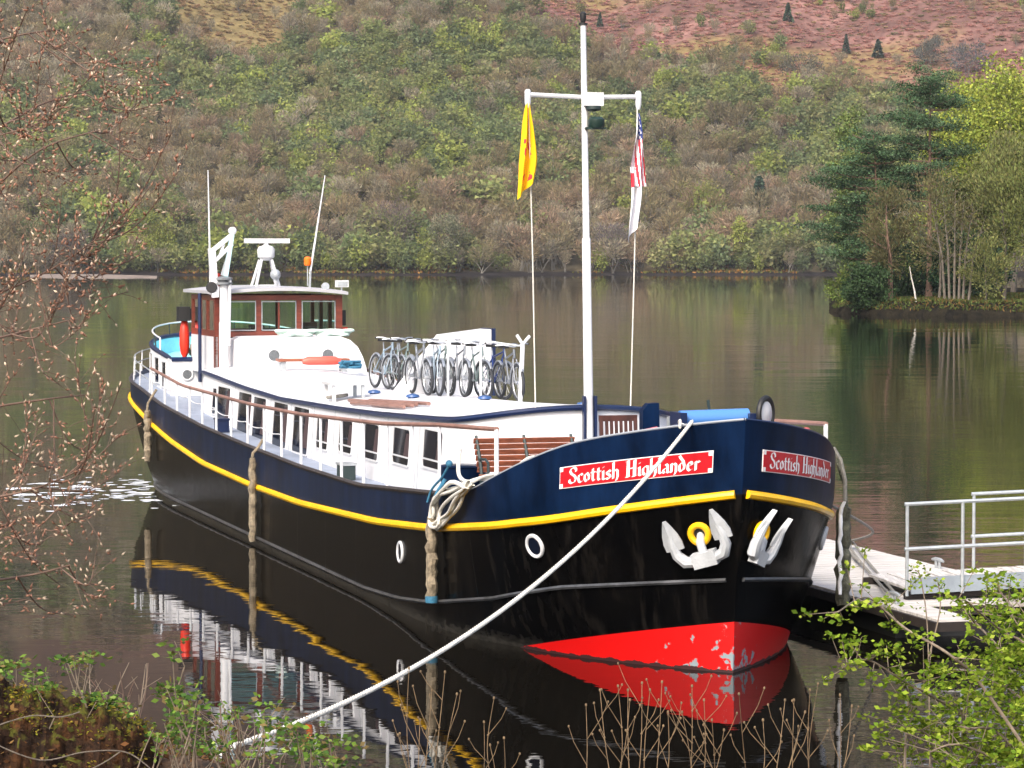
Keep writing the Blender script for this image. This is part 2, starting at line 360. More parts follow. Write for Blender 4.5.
def shore_y(X):  return 1000 + 12 * np.sin(np.asarray(X) * 0.013 + 1) + 6 * np.sin(np.asarray(X) * 0.05)
def hill_z(X, Y):
    X = np.asarray(X, float); Y = np.asarray(Y, float); d = Y - shore_y(X)
    z = np.where(d < 0, d * 0.5, np.where(d < 12, d * 0.12, 1.44 + (d - 12) * 0.43))
    z = z + (d > 20) * sm(10, 80, d) * (26 * (fbm(X * .006, Y * .006, 9) - .5) + 7 * (fbm(X * .03, Y * .03, 4) - .5))
    z = z + 0.00028 * np.maximum(0, d - 250) ** 2
    return z
def bracken(X, Z):
    """0 wood .. 1 open bracken slope, on the hillside itself"""
    X = np.asarray(X, float); Z = np.asarray(Z, float)
    zb = np.interp(X, [-400, -146, -136, -94, -80, -20, 6, 24, 60, 100, 140, 194, 420], [150, 140, 88, 84, 135, 150, 112, 94, 78, 68, 64, 62, 56])
    k = sm(-7, 9, Z - zb + 22 * (fbm(X * .03, Z * .05, 21) - .5))
    return k * (1 - sm(120, 150, Z) * sm(.40, .52, fbm(X * .011, Z * .016, 88)))
def hill_mat():
    m = bpy.data.materials.new('hillside_ground'); m.use_nodes = True; n = m.node_tree; b = n.nodes['Principled BSDF']; b.inputs['Roughness'].default_value = 1
    b.inputs['Specular IOR Level'].default_value = 0.05
    a = n.nodes.new('ShaderNodeVertexColor'); a.layer_name = 'Col'
    tc = n.nodes.new('ShaderNodeTexCoord'); ns = n.nodes.new('ShaderNodeTexNoise'); ns.inputs['Scale'].default_value = 0.22; ns.inputs['Detail'].default_value = 8; ns.inputs['Roughness'].default_value = .75
    n.links.new(tc.outputs['Object'], ns.inputs['Vector'])
    mr = n.nodes.new('ShaderNodeMapRange'); mr.inputs['From Min'].default_value = .3; mr.inputs['From Max'].default_value = .7; mr.inputs['To Min'].default_value = .45; mr.inputs['To Max'].default_value = 1.45
    n.links.new(ns.outputs[0], mr.inputs[0])
    mx = n.nodes.new('ShaderNodeVectorMath'); mx.operation = 'SCALE'; n.links.new(a.outputs[0], mx.inputs[0]); n.links.new(mr.outputs[0], mx.inputs['Scale'])
    n.links.new(mx.outputs[0], b.inputs['Base Color']); return m
def make_hill():
    xs = np.concatenate([np.linspace(-2600, -420, 40)[:-1], np.linspace(-420, 420, 200), np.linspace(420, 2600, 40)[1:]])
    ys = np.concatenate([np.linspace(960, 1420, 150), np.linspace(1420, 2900, 60)[1:]])
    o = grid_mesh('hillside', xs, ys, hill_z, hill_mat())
    X, Y = np.meshgrid(xs, ys); Z = hill_z(X, Y); k = bracken(X, Z)[..., None]; t = fbm(X * .02, Y * .02, 33)[..., None]; t2 = fbm(X * .05, Y * .04, 5)[..., None]
    wood = np.array([.098, .082, .052]) * (0.7 + .6 * t)
    br = np.array([.20, .107, .09]) * (.30 + 1.4 * t2); gr = np.array([.19, .135, .060])
    br = br * (1 - sm(.48, .64, t)) + gr * sm(.48, .64, t)
    left = ((X < -60) & (X > -170) & (Z < 150))[..., None]; br = np.where(left, np.array([.19, .145, .065]) * (.8 + .4 * t2), br)
    hi = sm(120, 190, Z)[..., None]; br = br * (1 - hi) + (np.array([.085, .055, .040]) * (.4 + 1.1 * t)) * hi
    c = wood * (1 - k) + br * k
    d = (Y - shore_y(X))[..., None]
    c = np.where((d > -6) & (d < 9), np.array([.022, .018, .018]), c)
    cc = np.ones((c.shape[0] * c.shape[1], 4), np.float32); cc[:, :3] = c.reshape(-1, 3)
    at_ = o.data.color_attributes.new('Col', 'FLOAT_COLOR', 'POINT'); at_.data.foreach_set('color', cc.ravel())
make_hill()

# tree templates, metres, base at origin, height about 1 (scaled)
def rtris(P, size, rng, aspect, dirs=None):
    N = len(P); d = rng.normal(size=(N, 3)) if dirs is None else dirs + rng.normal(size=(N, 3)) * .3
    d /= np.linalg.norm(d, axis=1)[:, None]; e = rng.normal(size=(N, 3)); e -= d * (e * d).sum(1)[:, None]; e /= np.linalg.norm(e, axis=1)[:, None]
    a = d * (size / 2)[:, None]; b = e * (size * aspect / 2)[:, None]
    return np.stack([P - a - b, P - a + b, P + a], 1).reshape(-1, 3)
def bare_template(rng, n=430, spread=.42):
    z0 = .28; P = []; D = []
    for i in range(n):
        t = rng.random(); az = rng.random() * 2 * pi; el = rng.random() ** .6
        d = np.array([math.cos(az) * (1 - .55 * el), math.sin(az) * (1 - .55 * el), .35 + .75 * el]); d /= np.linalg.norm(d)
        r = (.30 + .85 * rng.random() ** .6)
        p = np.array([0, 0, z0]) + d * r * np.array([spread, spread, .66]); P.append(p); D.append(d)
    P = np.array(P); D = np.array(D)
    V = rtris(P, .07 + .08 * rng.random(len(P)), rng, .24, D)
    for q in range(7):
        x, y = rng.normal(size=2) * .04; tx, ty = rng.normal(size=2) * .20; z1 = .55 + .4 * rng.random(); b0 = 0 if q < 3 else .22 + .2 * rng.random(); V = np.concatenate([V, np.array([[x - .017, y, b0], [x + .017, y, b0], [x + tx, y + ty, z1]])])
    return V, len(P) + 7
def leaf_template(rng, n=360, spread=.40):
    P = rng.normal(size=(n, 3)); P /= np.linalg.norm(P, axis=1)[:, None]; P *= (.35 + .75 * rng.random((n, 1)))
    P *= 1 + .25 * np.sin(P[:, :1] * 5 + rng.random() * 6)
    P = P * np.array([spread, spread, .42]) + np.array([0, 0, .56])
    V = rtris(P, (.075 + .05 * rng.random(n)) * (360 / n) ** .5, rng, .9); return V, n
def conifer_template(rng, n=95):
    h = rng.random(n) ** .8; az = rng.random(n) * 2 * pi; r = (1 - h) * .24 * (.6 + .4 * rng.random(n)) + .01
    P = np.stack([np.cos(az) * r, np.sin(az) * r, .06 + h * .94], 1)
    D = np.stack([np.cos(az), np.sin(az), -.35 + 0 * az], 1)
    V, Q = rquads(P, .15, rng, 0, .6, D); return V, n

def forest():
    rng = np.random.default_rng(5)
    T = [bare_template(rng) for _ in range(6)] + [leaf_template(rng) for _ in range(5)] + [bare_template(rng, spread=.33) for _ in range(3)]
    Tl = [leaf_template(rng, 60) for _ in range(4)]
    pos = []
    # in view (and a margin each side): close spacing; the slope above the frame, seen in the water: wider
    def scatter(x0, x1, d0, d1, sp, far):
        nx = int((x1 - x0) / sp); ny = int((d1 - d0) / sp)
        for i in range(nx):
            for j in range(ny):
                x = x0 + (i + rng.random()) * sp; d = d0 + (j + rng.random()) * sp; y = float(shore_y(x)) + d
                pos.append((x, y, d, far))
    scatter(-265, 250, 4, 290, 5.3, 0)
    scatter(-420, 420, 290, 800, 11, 1)
    scatter(-420, -265, 8, 290, 9, 1); scatter(250, 420, 8, 290, 9, 1)
    pos = np.array(pos); Z = hill_z(pos[:, 0], pos[:, 1]); K = bracken(pos[:, 0], Z)
    VV = []; CC = []; cnt = 0
    pal_bare = np.array([[.125, .108, .090], [.118, .094, .066], [.150, .132, .112], [.110, .092, .060], [.138, .102, .082], [.105, .090, .064]]) * np.array([1.14, 1.14, .96])
    pal_leaf = np.array([[.098, .104, .050], [.084, .094, .052], [.114, .114, .056], [.072, .082, .050], [.112, .104, .058], [.145, .150, .052]]) * np.array([.98, 1.06, .86])
    for (x, y, d, far), z, k in zip(pos, Z, K):
        p = rng.random()
        if not far and k > .5 and p < (.95 if fbm(x * .02, y * .03, 71) < .52 else .55): continue
        if far and k > .5 and p < .93 - .5 * (fbm(x * .012, y * .012, 61) > .47): continue
        g = fbm(x * .016, (y + z) * .014, 14) - .05 * (d < 70); band = fbm(x * .05 + 3, y * .05, 8)
        leafy = rng.random() < np.clip((g - .36) * 4.2, .10, .85)
        h = (7.0 + 5.5 * rng.random()) * (1.1 if d < 60 else .95) * (.62 if k > .5 else 1)
        if far: t = Tl[rng.integers(len(Tl))]
        else: t = T[6 + rng.integers(5)] if leafy else T[(rng.integers(6) if rng.random() < .7 else 11 + rng.integers(3))]
        c = (pal_leaf[rng.integers(6)] if leafy else pal_bare[rng.integers(6)]) * 2.2 * (.84 + .32 * rng.random()) * (.8 + .4 * band)
        if d < 10: h *= .8
        a = rng.random() * 6.28; ca, sa = math.cos(a), math.sin(a)
        h *= .75 + .5 * rng.random(); wd = h * (.85 + .5 * rng.random()) * (1.35 if far else 1)
        V = t[0] * np.array([wd, wd, h]); V = np.stack([V[:, 0] * ca - V[:, 1] * sa, V[:, 0] * sa + V[:, 1] * ca, V[:, 2]], 1) + np.array([x, y, z - .3])
        cv = colvar(c, t[1], rng, .16, .04)
        if not far and not leafy: cv[-7:] = np.array([.30, .28, .25]) * (.6 + .5 * rng.random())
        VV.append(V); CC.append(np.repeat(cv, 3, 0)); cnt += t[1]
    tuft = leaf_template(rng, 26)[0] * np.array([1, 1, .6])
    X = rng.uniform(-215, 225, 20000); D = rng.uniform(60, 300, 20000); Y = shore_y(X) + D; Z2 = hill_z(X, Y); kk = bracken(X, Z2)
    for x, y, z, k in zip(X, Y, Z2, kk):
        if k < .25: continue
        h = (.8 + 1.3 * rng.random() ** 2) * 1.1; q = rng.random()
        c = np.array([.50, .265, .22]) if q < .5 else (np.array([.42, .24, .205]) if q < .75 else (np.array([.42, .31, .17]) if q < .92 else np.array([.24, .22, .12])))
        if x < -60: c = c * .3 + np.array([.30, .23, .10]) * .7
        VV.append(tuft * np.array([h * 1.7, h * 1.7, h]) + np.array([x, y, z - .3])); CC.append(np.repeat(colvar(c, 26, rng, .2, .05), 3, 0))
    V = np.concatenate(VV); Cc = np.concatenate(CC)
    o = npmesh('hillside_wood', V, np.arange(len(V)).reshape(-1, 3), WOODF, Cc)
    tag(o, 'mixed bare and budding birch wood covering the far hillside above the loch', 'wood', kind='stuff')
forest()

# ------------------------------------------------------------------ single trees
def trunk_mb(h, r, rng, lean=(0, 0), limbs=6, l0=.35, spread=.35):
    mb = MB(); pts = [Vector((lean[0] * t * t * h + .02 * h * math.sin(t * 5 + rng.random()), lean[1] * t * h, t * h)) for t in np.linspace(0, 1, 8)]
    mb.tube(pts, [r * (1.25 if i == 0 else 1 - .9 * i / 7) for i in range(8)], 7)
    for i in range(limbs):
        t = l0 + (0.92 - l0) * i / max(1, limbs - 1); p = pts[min(6, int(t * 7))].lerp(pts[min(7, int(t * 7) + 1)], t * 7 - int(t * 7))
        az = rng.random() * 6.28; L = spread * h * (1.1 - .6 * t)
        q = p + Vector((math.cos(az) * L, math.sin(az) * L, L * .7)); mb.tube([p, p.lerp(q, .5) + Vector((0, 0, -.05 * L)), q], [r * .45 * (1.1 - t), r * .25 * (1.1 - t) + .01, .012], 5)
    return mb
def broadleaf(name, label, cat, base, h, rad, col, seed, nclump=40, per=60, size=.42, bare=0.0, trunk=BARK, tr=.16, squash=.42, zc=.6, group=None, limbs=6, fol='foliage', lean=(0, 0), tipcol=None):
    rng = np.random.default_rng(seed); size = size * .70; per = int(per * (1.5 if bare else 2.6)); col = np.asarray(col) * 1.25
    t = thing(name, label, cat, base, ship=False, group=group, local=True)
    trunk_mb(h * .88, tr, rng, lean, limbs).build('trunk', trunk, t)
    CL = rng.normal(size=(nclump, 3)); CL /= np.linalg.norm(CL, axis=1)[:, None]; CL *= (.35 + .65 * rng.random((nclump, 1)) ** .6)
    CL = CL * np.array([rad, rad, h * squash]) + np.array([lean[0] * h * .5, 0, h * zc])
    VV = []; CCc = []
    for c in CL:
        k = max(6, int(per * (.5 + rng.random()))); P = rng.normal(size=(k, 3)) * rad * .17 * np.array([1.1, 1.1, .8]) + c
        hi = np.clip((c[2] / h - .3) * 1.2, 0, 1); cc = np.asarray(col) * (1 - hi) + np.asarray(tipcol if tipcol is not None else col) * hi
        if bare: 
            dirs = P - np.array([0, 0, h * .35]); dirs /= np.linalg.norm(dirs, axis=1)[:, None]
            V, Q = rquads(P, size * (.8 + .8 * rng.random(k)), rng, .25, bare, dirs)
        else: V, Q = rquads(P, size * (.7 + .6 * rng.random(k)), rng, 0, .75)
        VV.append(V); CCc.append(np.repeat(colvar(cc * np.exp(rng.normal() * .16), k, rng, .18, .05), 4, 0))
    V = np.concatenate(VV); npmesh(fol, V, np.arange(len(V)).reshape(-1, 4), CROWN, np.concatenate(CCc), t)
    return t

def pine(name, label, base, h, boughs, seed, tr=.33, bend=0.0):
    rng = np.random.default_rng(seed); t = thing(name, label, 'tree', base, ship=False, local=True)
    mb = MB(); tp = lambda z: Vector((bend * math.sin(z / h * 3.0), 0, z))
    mb.tube([tp(h * k / 9) for k in range(10)], [tr * (1.25 if k == 0 else 1 - .85 * k / 9) for k in range(10)], 8)
    VV = []; CCc = []
    for (z, dx, dy, wpad) in boughs:
        p = tp(z); q = p + Vector((dx, dy, .10 * abs(dx) + .3)); mid = p.lerp(q, .5) + Vector((0, 0, -.25))
        mb.tube([p, mid, q], [.10, .07, .03], 5)
        L = max(1.0, math.hypot(dx, dy)); npad = max(3, int(L * 2.1))
        for i in range(npad):
            f = .35 + .7 * (i + rng.random()) / npad; c = np.array(p.lerp(q, f)) + rng.normal(size=3) * np.array([.55, .65, .28]) * wpad * .7; c[2] += .12
            k = int(95 * wpad); P = rng.normal(size=(k, 3)) * np.array([.66, .66, .20]) * wpad + c
            V, Q = rquads(P, .26 * (.7 + .6 * rng.random(k)), rng, .3, .45)
            VV.append(V); CCc.append(np.repeat(colvar(np.array([.058, .098, .050]) * np.exp(rng.normal() * .25), k, rng, .22, .06), 4, 0))
    mb.build('trunk', PINEB, t); V = np.concatenate(VV)
    npmesh('needles', V, np.arange(len(V)).reshape(-1, 4), NEEDLE, np.concatenate(CCc), t); return t

def prom_z(X, Y):
    X = np.asarray(X, float); Y = np.asarray(Y, float)
    edge = np.interp(X, [28, 32, 36, 42, 60, 120, 400], [330, 314, 301, 290, 284, 276, 250]) + 1.2 * np.sin(X * .7)
    back = 420 + X * .2
    e = np.minimum(Y - edge, (X - .1045 * Y) * 1.6); e = np.minimum(e, back - Y)
    return np.where(e < 0, e * .6 - .1, np.minimum(1.25, .18 + e * .30) + .012 * np.maximum(0, e) + .35 * (fbm(X * .6, Y * .6, 2) - .5) * sm(0, 3, e))
PROM = mat('promontory_ground', (0.006, 0.0055, 0.005), 0.95, col2=(0.026, 0.022, 0.014), vscale=.9, bump=0.25, bscale=1.6, spec=.03)
grid_mesh('promontory_ground', np.concatenate([np.linspace(22, 70, 130), np.linspace(70, 400, 60)[1:]]), np.linspace(240, 470, 170), prom_z, PROM)

def prom_trees():
    pz = lambda X, Y: float(prom_z(X, Y))
    def B(px, Y): X = (px - 512) / F * Y; return (X, Y, pz(X, Y) - .1)
    b = B(929, 311); h = 22.8
    rng = np.random.default_rng(3); bo = []
    def bough(px, py, half_l, half_r, pad=1.0, n=5):   # a storey of the crown: reach left and right in metres
        z = (305 - py) / 9.77
        for i in range(n):
            f = i / (n - 1); dx = -half_l * (1 - f) + half_r * f; bo.append((z + rng.normal() * .42, dx * (.8 + .3 * rng.random()), rng.normal() * 1.3, pad * (.85 + .3 * rng.random())))
    for py, l, r, pad in [(88, 1.6, 1.6, 1.0), (98, 2.7, 2.3, 1.0), (110, 3.0, 3.0, 1.1), (122, 3.4, 3.4, 1.1), (136, 4.0, 3.3, 1.1), (150, 4.4, 3.6, 1.1), (163, 4.2, 3.8, 1.0), (176, 4.5, 2.4, 1.0), (190, 4.2, 2.0, .9), (205, 3.6, 1.6, .8)]: bough(929, py, l, r, pad)
    bo += [(7.6, -3.6, .5, .7), (9.0, -3.0, -.6, .7), (7.0, 2.2, .3, .5)]
    pine('tall_pine', 'tallest dark green Scots pine rising above the other trees on the promontory', b, h, bo, 8)
    bo.clear()
    for py, l, r, pad in [(146, 2.0, 1.8, .9), (156, 2.6, 3.0, 1.0), (168, 3.0, 3.4, 1.0), (182, 5.2, 3.4, 1.0), (194, 6.4, 3.0, 1.0), (208, 4.2, 2.6, .9), (222, 6.0, 2.2, 1.0), (238, 7.2, 2.2, 1.0), (252, 6.2, 2.4, .95), (264, 5.0, 2.6, .9)]: bough(872, py, l, r, pad)
    pine('spreading_pine', 'lower dark pine with long flat boughs reaching over the water', B(872, 313), 17.0, bo, 4, .26, .4)
    # dark evergreen bush at the water's edge
    broadleaf('evergreen_bush', 'dark glossy evergreen bush at the tip of the promontory', 'bush', B(866, 304), 4.4, 2.5, (.032, .056, .024), 21, 46, 70, .36, zc=.5, squash=.5, tr=.08)
    broadleaf('low_green_bush', 'small pale green bush overhanging the water under the spreading pine', 'bush', B(838, 315), 3.6, 1.7, (.10, .135, .035), 22, 22, 45, .34, zc=.55, squash=.45, tr=.05)
    broadleaf('olive_tree', 'olive brown half bare tree with reddish trunk between the two pines', 'tree', B(888, 306), 12.5, 2.7, (.095, .088, .042), 23, 60, 50, .42, bare=.32, trunk=PINEB, tr=.3, zc=.62, squash=.40)
    broadleaf('brown_haze_tree', 'thin olive tree with fine twigs right of the tall pine trunk', 'tree', B(938, 303), 13.5, 3.0, (.10, .092, .045), 24, 60, 40, .42, bare=.3, tr=.14, zc=.6, squash=.40)
    t = thing('young_birch', 'slender white stemmed birch leaning at the water edge below the pines', 'tree', B(916, 300), ship=False, local=True)
    MB().tube([(0, 0, 0), (-.15, 0, 1.1), (-.5, 0, 2.6), (-.65, .1, 3.6)], [.10, .085, .06, .03], 6).build('trunk', BIRCHB, t)
    rg = np.random.default_rng(2); P = rg.normal(size=(160, 3)) * np.array([.7, .7, .8]) + np.array([-.6, 0, 3.9]); V, Q = rquads(P, .22, rg, 0, .5)
    npmesh('foliage', V, Q, CROWN, np.repeat(colvar((.10, .12, .04), 160, rg), 4, 0), t)
    # group of grey stems
    t = thing('grey_stemmed_alder', 'clump of thin grey upright stems with a sparse olive crown by the water', 'tree', B(955, 297), ship=False, local=True)
    rg = np.random.default_rng(12)
    for k, (dx, h_, ln) in enumerate([(-1.0, 9.0, -1.2), (-.55, 10.5, -.7), (-.1, 11.0, .1), (.35, 10.0, .5), (.75, 9.5, 1.0), (1.3, 8.5, 1.7)]):
        mb = MB(); mb.tube([(dx, 0, 0), (dx + ln * .3, .2 * k - .4, h_ * .5), (dx + ln, .3, h_)], [.14, .10, .02], 6)
        for q in range(5):
            z = h_ * (.4 + .12 * q); sx = rg.choice([-1, 1]); mb.tube([(dx + ln * .6 * z / h_, 0, z), (dx + ln * .6 + sx * 1.3, rg.normal() * .5, z + 1.1)], [.05, .01], 4)
        mb.build('stem', BARK, t)
    P = rg.normal(size=(1500, 3)) * np.array([1.7, 1.3, 2.4]) + np.array([0, 0, 8.4]); V, Q = rquads(P, .38, rg, .3, .3)
    npmesh('foliage', V, Q, CROWN, np.repeat(colvar((.10, .10, .045), 1500, rg), 4, 0), t)
    G = 'yellow green trees at the back of the promontory'
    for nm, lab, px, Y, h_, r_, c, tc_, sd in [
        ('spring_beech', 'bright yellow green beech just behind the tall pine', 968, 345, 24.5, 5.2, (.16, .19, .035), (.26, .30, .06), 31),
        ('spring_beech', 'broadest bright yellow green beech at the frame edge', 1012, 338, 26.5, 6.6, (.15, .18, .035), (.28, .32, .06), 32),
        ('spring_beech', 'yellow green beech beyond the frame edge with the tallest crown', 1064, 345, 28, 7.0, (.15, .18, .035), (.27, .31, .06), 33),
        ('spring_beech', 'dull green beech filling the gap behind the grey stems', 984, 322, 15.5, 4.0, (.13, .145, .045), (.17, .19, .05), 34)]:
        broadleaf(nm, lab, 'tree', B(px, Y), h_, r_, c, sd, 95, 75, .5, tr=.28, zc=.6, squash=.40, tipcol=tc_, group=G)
    broadleaf('willow_bush', 'light olive willow bush in front of the yellow green trees', 'bush', B(985, 297), 6.6, 2.7, (.14, .15, .055), 35, 50, 50, .36, bare=.4, tr=.1, zc=.55, squash=.45)
    broadleaf('pale_stemmed_tree', 'tall tree with several bare pale stems under a green crown at the frame edge', 'tree', B(1003, 298), 17, 3.4, (.125, .135, .05), 36, 70, 50, .42, bare=.45, tr=.17, zc=.66, squash=.33)
    broadleaf('pale_stemmed_tree', 'second pale stemmed tree just outside the bright beeches', 'tree', B(1030, 295), 16, 3.6, (.12, .135, .045), 37, 70, 50, .42, bare=.45, tr=.16, zc=.62, squash=.36)
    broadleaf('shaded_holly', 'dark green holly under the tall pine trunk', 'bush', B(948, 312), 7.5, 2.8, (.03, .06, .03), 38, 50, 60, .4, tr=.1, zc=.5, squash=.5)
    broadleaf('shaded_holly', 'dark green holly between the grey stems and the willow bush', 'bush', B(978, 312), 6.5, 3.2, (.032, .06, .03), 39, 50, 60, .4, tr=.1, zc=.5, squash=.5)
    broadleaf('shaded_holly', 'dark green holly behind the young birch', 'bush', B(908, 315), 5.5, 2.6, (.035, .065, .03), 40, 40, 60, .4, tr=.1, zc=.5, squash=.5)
    broadleaf('larch', 'pale yellow green larch with a narrow tip rising behind the spreading pine', 'tree', B(857, 350), 21.5, 3.4, (.115, .15, .05), 41, 70, 60, .45, tr=.2, zc=.56, squash=.44)
    # rough grass and bracken along the edge
    rg = np.random.default_rng(44); X = rg.uniform(31, 62, 30000); Yv = rg.uniform(278, 330, 30000); Z = prom_z(X, Yv); k = Z > .42 + .5 * (fbm(X * .4, Yv * .4, 19) - .45)
    P = np.stack([X, Yv, Z + .15], 1)[k]; V, Q = rquads(P, .42, rg, 1.2, .35)
    cl = np.where(rg.random((len(P), 1)) < .72, np.array([[.075, .10, .03]]), np.array([[.14, .09, .035]])) * np.exp(rg.normal(size=(len(P), 1)) * .25)
    o = npmesh('rough_grass', V, Q, LEAF, np.repeat(cl, 4, 0)); tag(o, 'rough grass and dead bracken along the promontory edge', 'grass', kind='stuff')
prom_trees()

def hill_singles():
    def H(px, py):   # the slope point seen at this pixel
        lo, hi = 985.0, 1800.0
        for _ in range(50):
            Y = (lo + hi) / 2; p = at(px, py, Y)
            if p.z > float(hill_z(p.x, Y)): lo = Y
            else: hi = Y
        p = at(px, py, lo); return (p.x, p.y, float(hill_z(p.x, p.y)) - .2)
    rng = np.random.default_rng(77)
    def conifer(lab, px, py, h, wd, c, name='dark_conifer', group=None):
        t = thing(name, lab, 'tree', H(px, py), ship=False, local=True, group=group)
        MB().tube([(0, 0, 0), (0, 0, h * .9)], [.22, .04], 6).build('trunk', BARK, t)
        V, n_ = conifer_template(rng, 420); V = V * np.array([wd / .24, wd / .24, h]) 
        npmesh('needles', V, np.arange(len(V)).reshape(-1, 4), NEEDLE, np.repeat(colvar(c, n_, rng, .25, .06), 4, 0), t)
    G = 'single dark conifers on the bracken slope'
    conifer('large dark spruce standing alone among pale trees above the far shore', 759, 226, 17, 4.6, (.045, .075, .05))
    conifer('dark conifer alone on the pink bracken just right of the mast head', 659, 70, 7, 2.0, (.05, .07, .045), group=G)
    conifer('dark conifer nearest the pines on the pink bracken slope', 878, 58, 7.5, 2.4, (.05, .065, .05), group=G)
    conifer('narrow dark conifer left of two others on the upper bracken', 846, 54, 8, 1.7, (.05, .065, .05), group=G)
    conifer('small dark conifer at the top edge of the hillside', 788, 22, 8, 2.2, (.05, .075, .05), group=G)
    conifer('thin dark conifer in the bracken between mast head and top edge', 600, 28, 6.5, 1.5, (.05, .07, .05), group=G)
    conifer('dark spruce on the far shore behind the wheelhouse antenna', 372, 262, 9, 2.6, (.05, .085, .06))
    conifer('dark green yew shaped conifer on the hill above the yellow flag', 515, 60, 7, 2.5, (.05, .075, .055))
    def bl(lab, px, py, h, r, c, sd, bare=0, nm='hillside_tree'):
        broadleaf(nm, lab, 'tree', H(px, py), h, r, c, sd, 36, 42, .75 if not bare else .9, bare=bare, tr=.25, zc=.56, squash=.42)
    bl('pale green poplar on the far shore between the white flag and the pines', 740, 268, 18, 3.6, (.20, .22, .055), 51)
    bl('bright green tree on the far shore left of the wheelhouse', 152, 268, 20, 8.0, (.135, .15, .035), 52)
    bl('grey bare rounded tree on the far shore behind the flag halyards', 612, 272, 18, 7.0, (.14, .12, .115), 53, .3)
    bl('grey green willow on the far shore right of the antenna', 445, 272, 20, 7.0, (.125, .13, .08), 54)
    bl('wide bare purple brown tree on the far shore behind the radar', 395, 262, 23, 9.0, (.125, .10, .092), 55, .3)
    bl('yellow green tree on the slope just above the flag pair', 700, 225, 17, 8.0, (.155, .155, .05), 56)
    bl('olive tree at the far shore nearest the promontory', 792, 268, 12, 5.5, (.10, .10, .045), 57)
    bl('grey blue clump of bare trees at the top right of the bracken slope', 968, 80, 15, 8.5, (.085, .09, .095), 58, .4)
    bl('second grey clump of bare trees beside the pink slope', 930, 68, 13, 6.5, (.095, .10, .09), 59, .4)
    bl('grey green thicket crossing the pink bracken slope', 800, 85, 12, 8.0, (.11, .105, .08), 60, .4)
    bl('dark bare oak at the far shore above the sandy spit', 70, 276, 16, 7.0, (.085, .07, .065), 61, .3)
    # orange undergrowth and dark stones on the far shore, one band
    X = rng.uniform(-200, 175, 5200); d = rng.uniform(3, 16, 5200); Y = shore_y(X) + d; keep = fbm(X * .08, d * .05, 3) > .46
    P = np.stack([X, Y, hill_z(X, Y) + .4], 1)[keep]; V, Q = rquads(P, 1.2, rng, .5, .6)
    cl = np.where(rng.random((len(P), 1)) < .45, np.array([[.21, .11, .035]]), np.array([[.12, .12, .035]])) * np.exp(rng.normal(size=(len(P), 1)) * .25)
    o = npmesh('shore_undergrowth', V, Q, CROWN, np.repeat(cl, 4, 0)); tag(o, 'orange and green undergrowth along the far waterline', 'undergrowth', kind='stuff')
    # sandy spit on the left
    mb = MB(); A = atz(-40, 276, 0); mbp = []
    for px, y0, y1 in [(30, 276.2, 276.8), (48, 275.2, 278.8), (62, 274.8, 280.2), (80, 275.0, 281), (98, 275.4, 279.6), (120, 276, 279.4), (140, 276.6, 278.0), (157, 277.2, 277.7)]:
        a = atz(px, y1, .0); b = atz(px, y0, .0); mbp.append((a, b))
    vs = []; fs = []
    for a, b in mbp:
        m_ = a.lerp(b, .55); hh = .5; vs += [(a.x, a.y, -.3), (m_.x, m_.y, hh), (b.x, b.y + 4, hh * .7)]
    for i in range(len(mbp) - 1): fs += [(3 * i, 3 * i + 3, 3 * i + 4, 3 * i + 1), (3 * i + 1, 3 * i + 4, 3 * i + 5, 3 * i + 2)]
    mb.add(vs, fs); o = mb.build('sandy_spit', mat('pale_sand', (.20, .155, .125), .95, var=.45, vscale=.12)); o['kind'] = 'structure'
hill_singles()
HZ = bpy.data.materials.new('thin_air_haze'); HZ.use_nodes = True; n_ = HZ.node_tree; n_.nodes.clear()
o_ = n_.nodes.new('ShaderNodeOutputMaterial'); v_ = n_.nodes.new('ShaderNodeVolumePrincipled'); v_.inputs['Density'].default_value = HAZE; v_.inputs['Color'].default_value = (.86, .9, .96, 1); v_.inputs['Anisotropy'].default_value = .2
n_.links.new(v_.outputs[0], o_.inputs['Volume'])
hz = MB().box((-2700, -320, -700), (2700, 3000, 2200)).build('haze', HZ, smooth=False); hz['kind'] = 'stuff'; hz['label'] = 'thin pale haze in the air over the loch'
#PART2
# ------------------------------------------------------------------ the barge: hull shape
BEAM = 2.63; LT = 42.0
ZY = ([0, 1, 2.1, 3.5, 6.8, 10.4, 16.7, 21.5, 27.1, 31.2, 34.2, 35.7, 37.2, 42], [2.45, 2.22, 1.99, 1.80, 1.50, 1.30, 1.13, 1.12, 1.20, 1.43, 1.69, 1.88, 2.06, 2.35])
ZT = ([0, .6, 1.8, 2.7, 3.5, 4.4, 5.2, 6.6, 11.8, 16.9, 21.5, 27.1, 32.5, 35.7, 42], [3.44, 3.33, 3.07, 2.74, 2.47, 2.25, 2.15, 2.06, 1.81, 1.81, 1.88, 2.00, 2.22, 2.48, 2.80])
def smooth_interp(s, tab):
    xs, ys = tab; k = 0.35
    return (np.interp(s - k, xs, ys) + 2 * np.interp(s, xs, ys) + np.interp(s + k, xs, ys)) / 4 if s > k else float(np.interp(s, xs, ys))
zyel = lambda s: smooth_interp(s, ZY)
ztop = lambda s: smooth_interp(s, ZT)
def plan_top(s):
    if s < 4.3: return BEAM * max(0, 1 - (1 - s / 4.3) ** 2.2) ** (1 / 1.05)
    if s > LT - 6: return BEAM * max(0, 1 - ((s - (LT - 6)) / 6) ** 2) ** .5
    return BEAM
def plan_wl(s):
    if s < 7.7: return BEAM * max(0, 1 - (1 - max(0, s - .7) / 7.0) ** 2.15)
    if s > 30: return BEAM * max(0, 1 - ((s - 30) / 9.5) ** 2.2) ** .6 if s < 39.5 else 0.0
    return BEAM
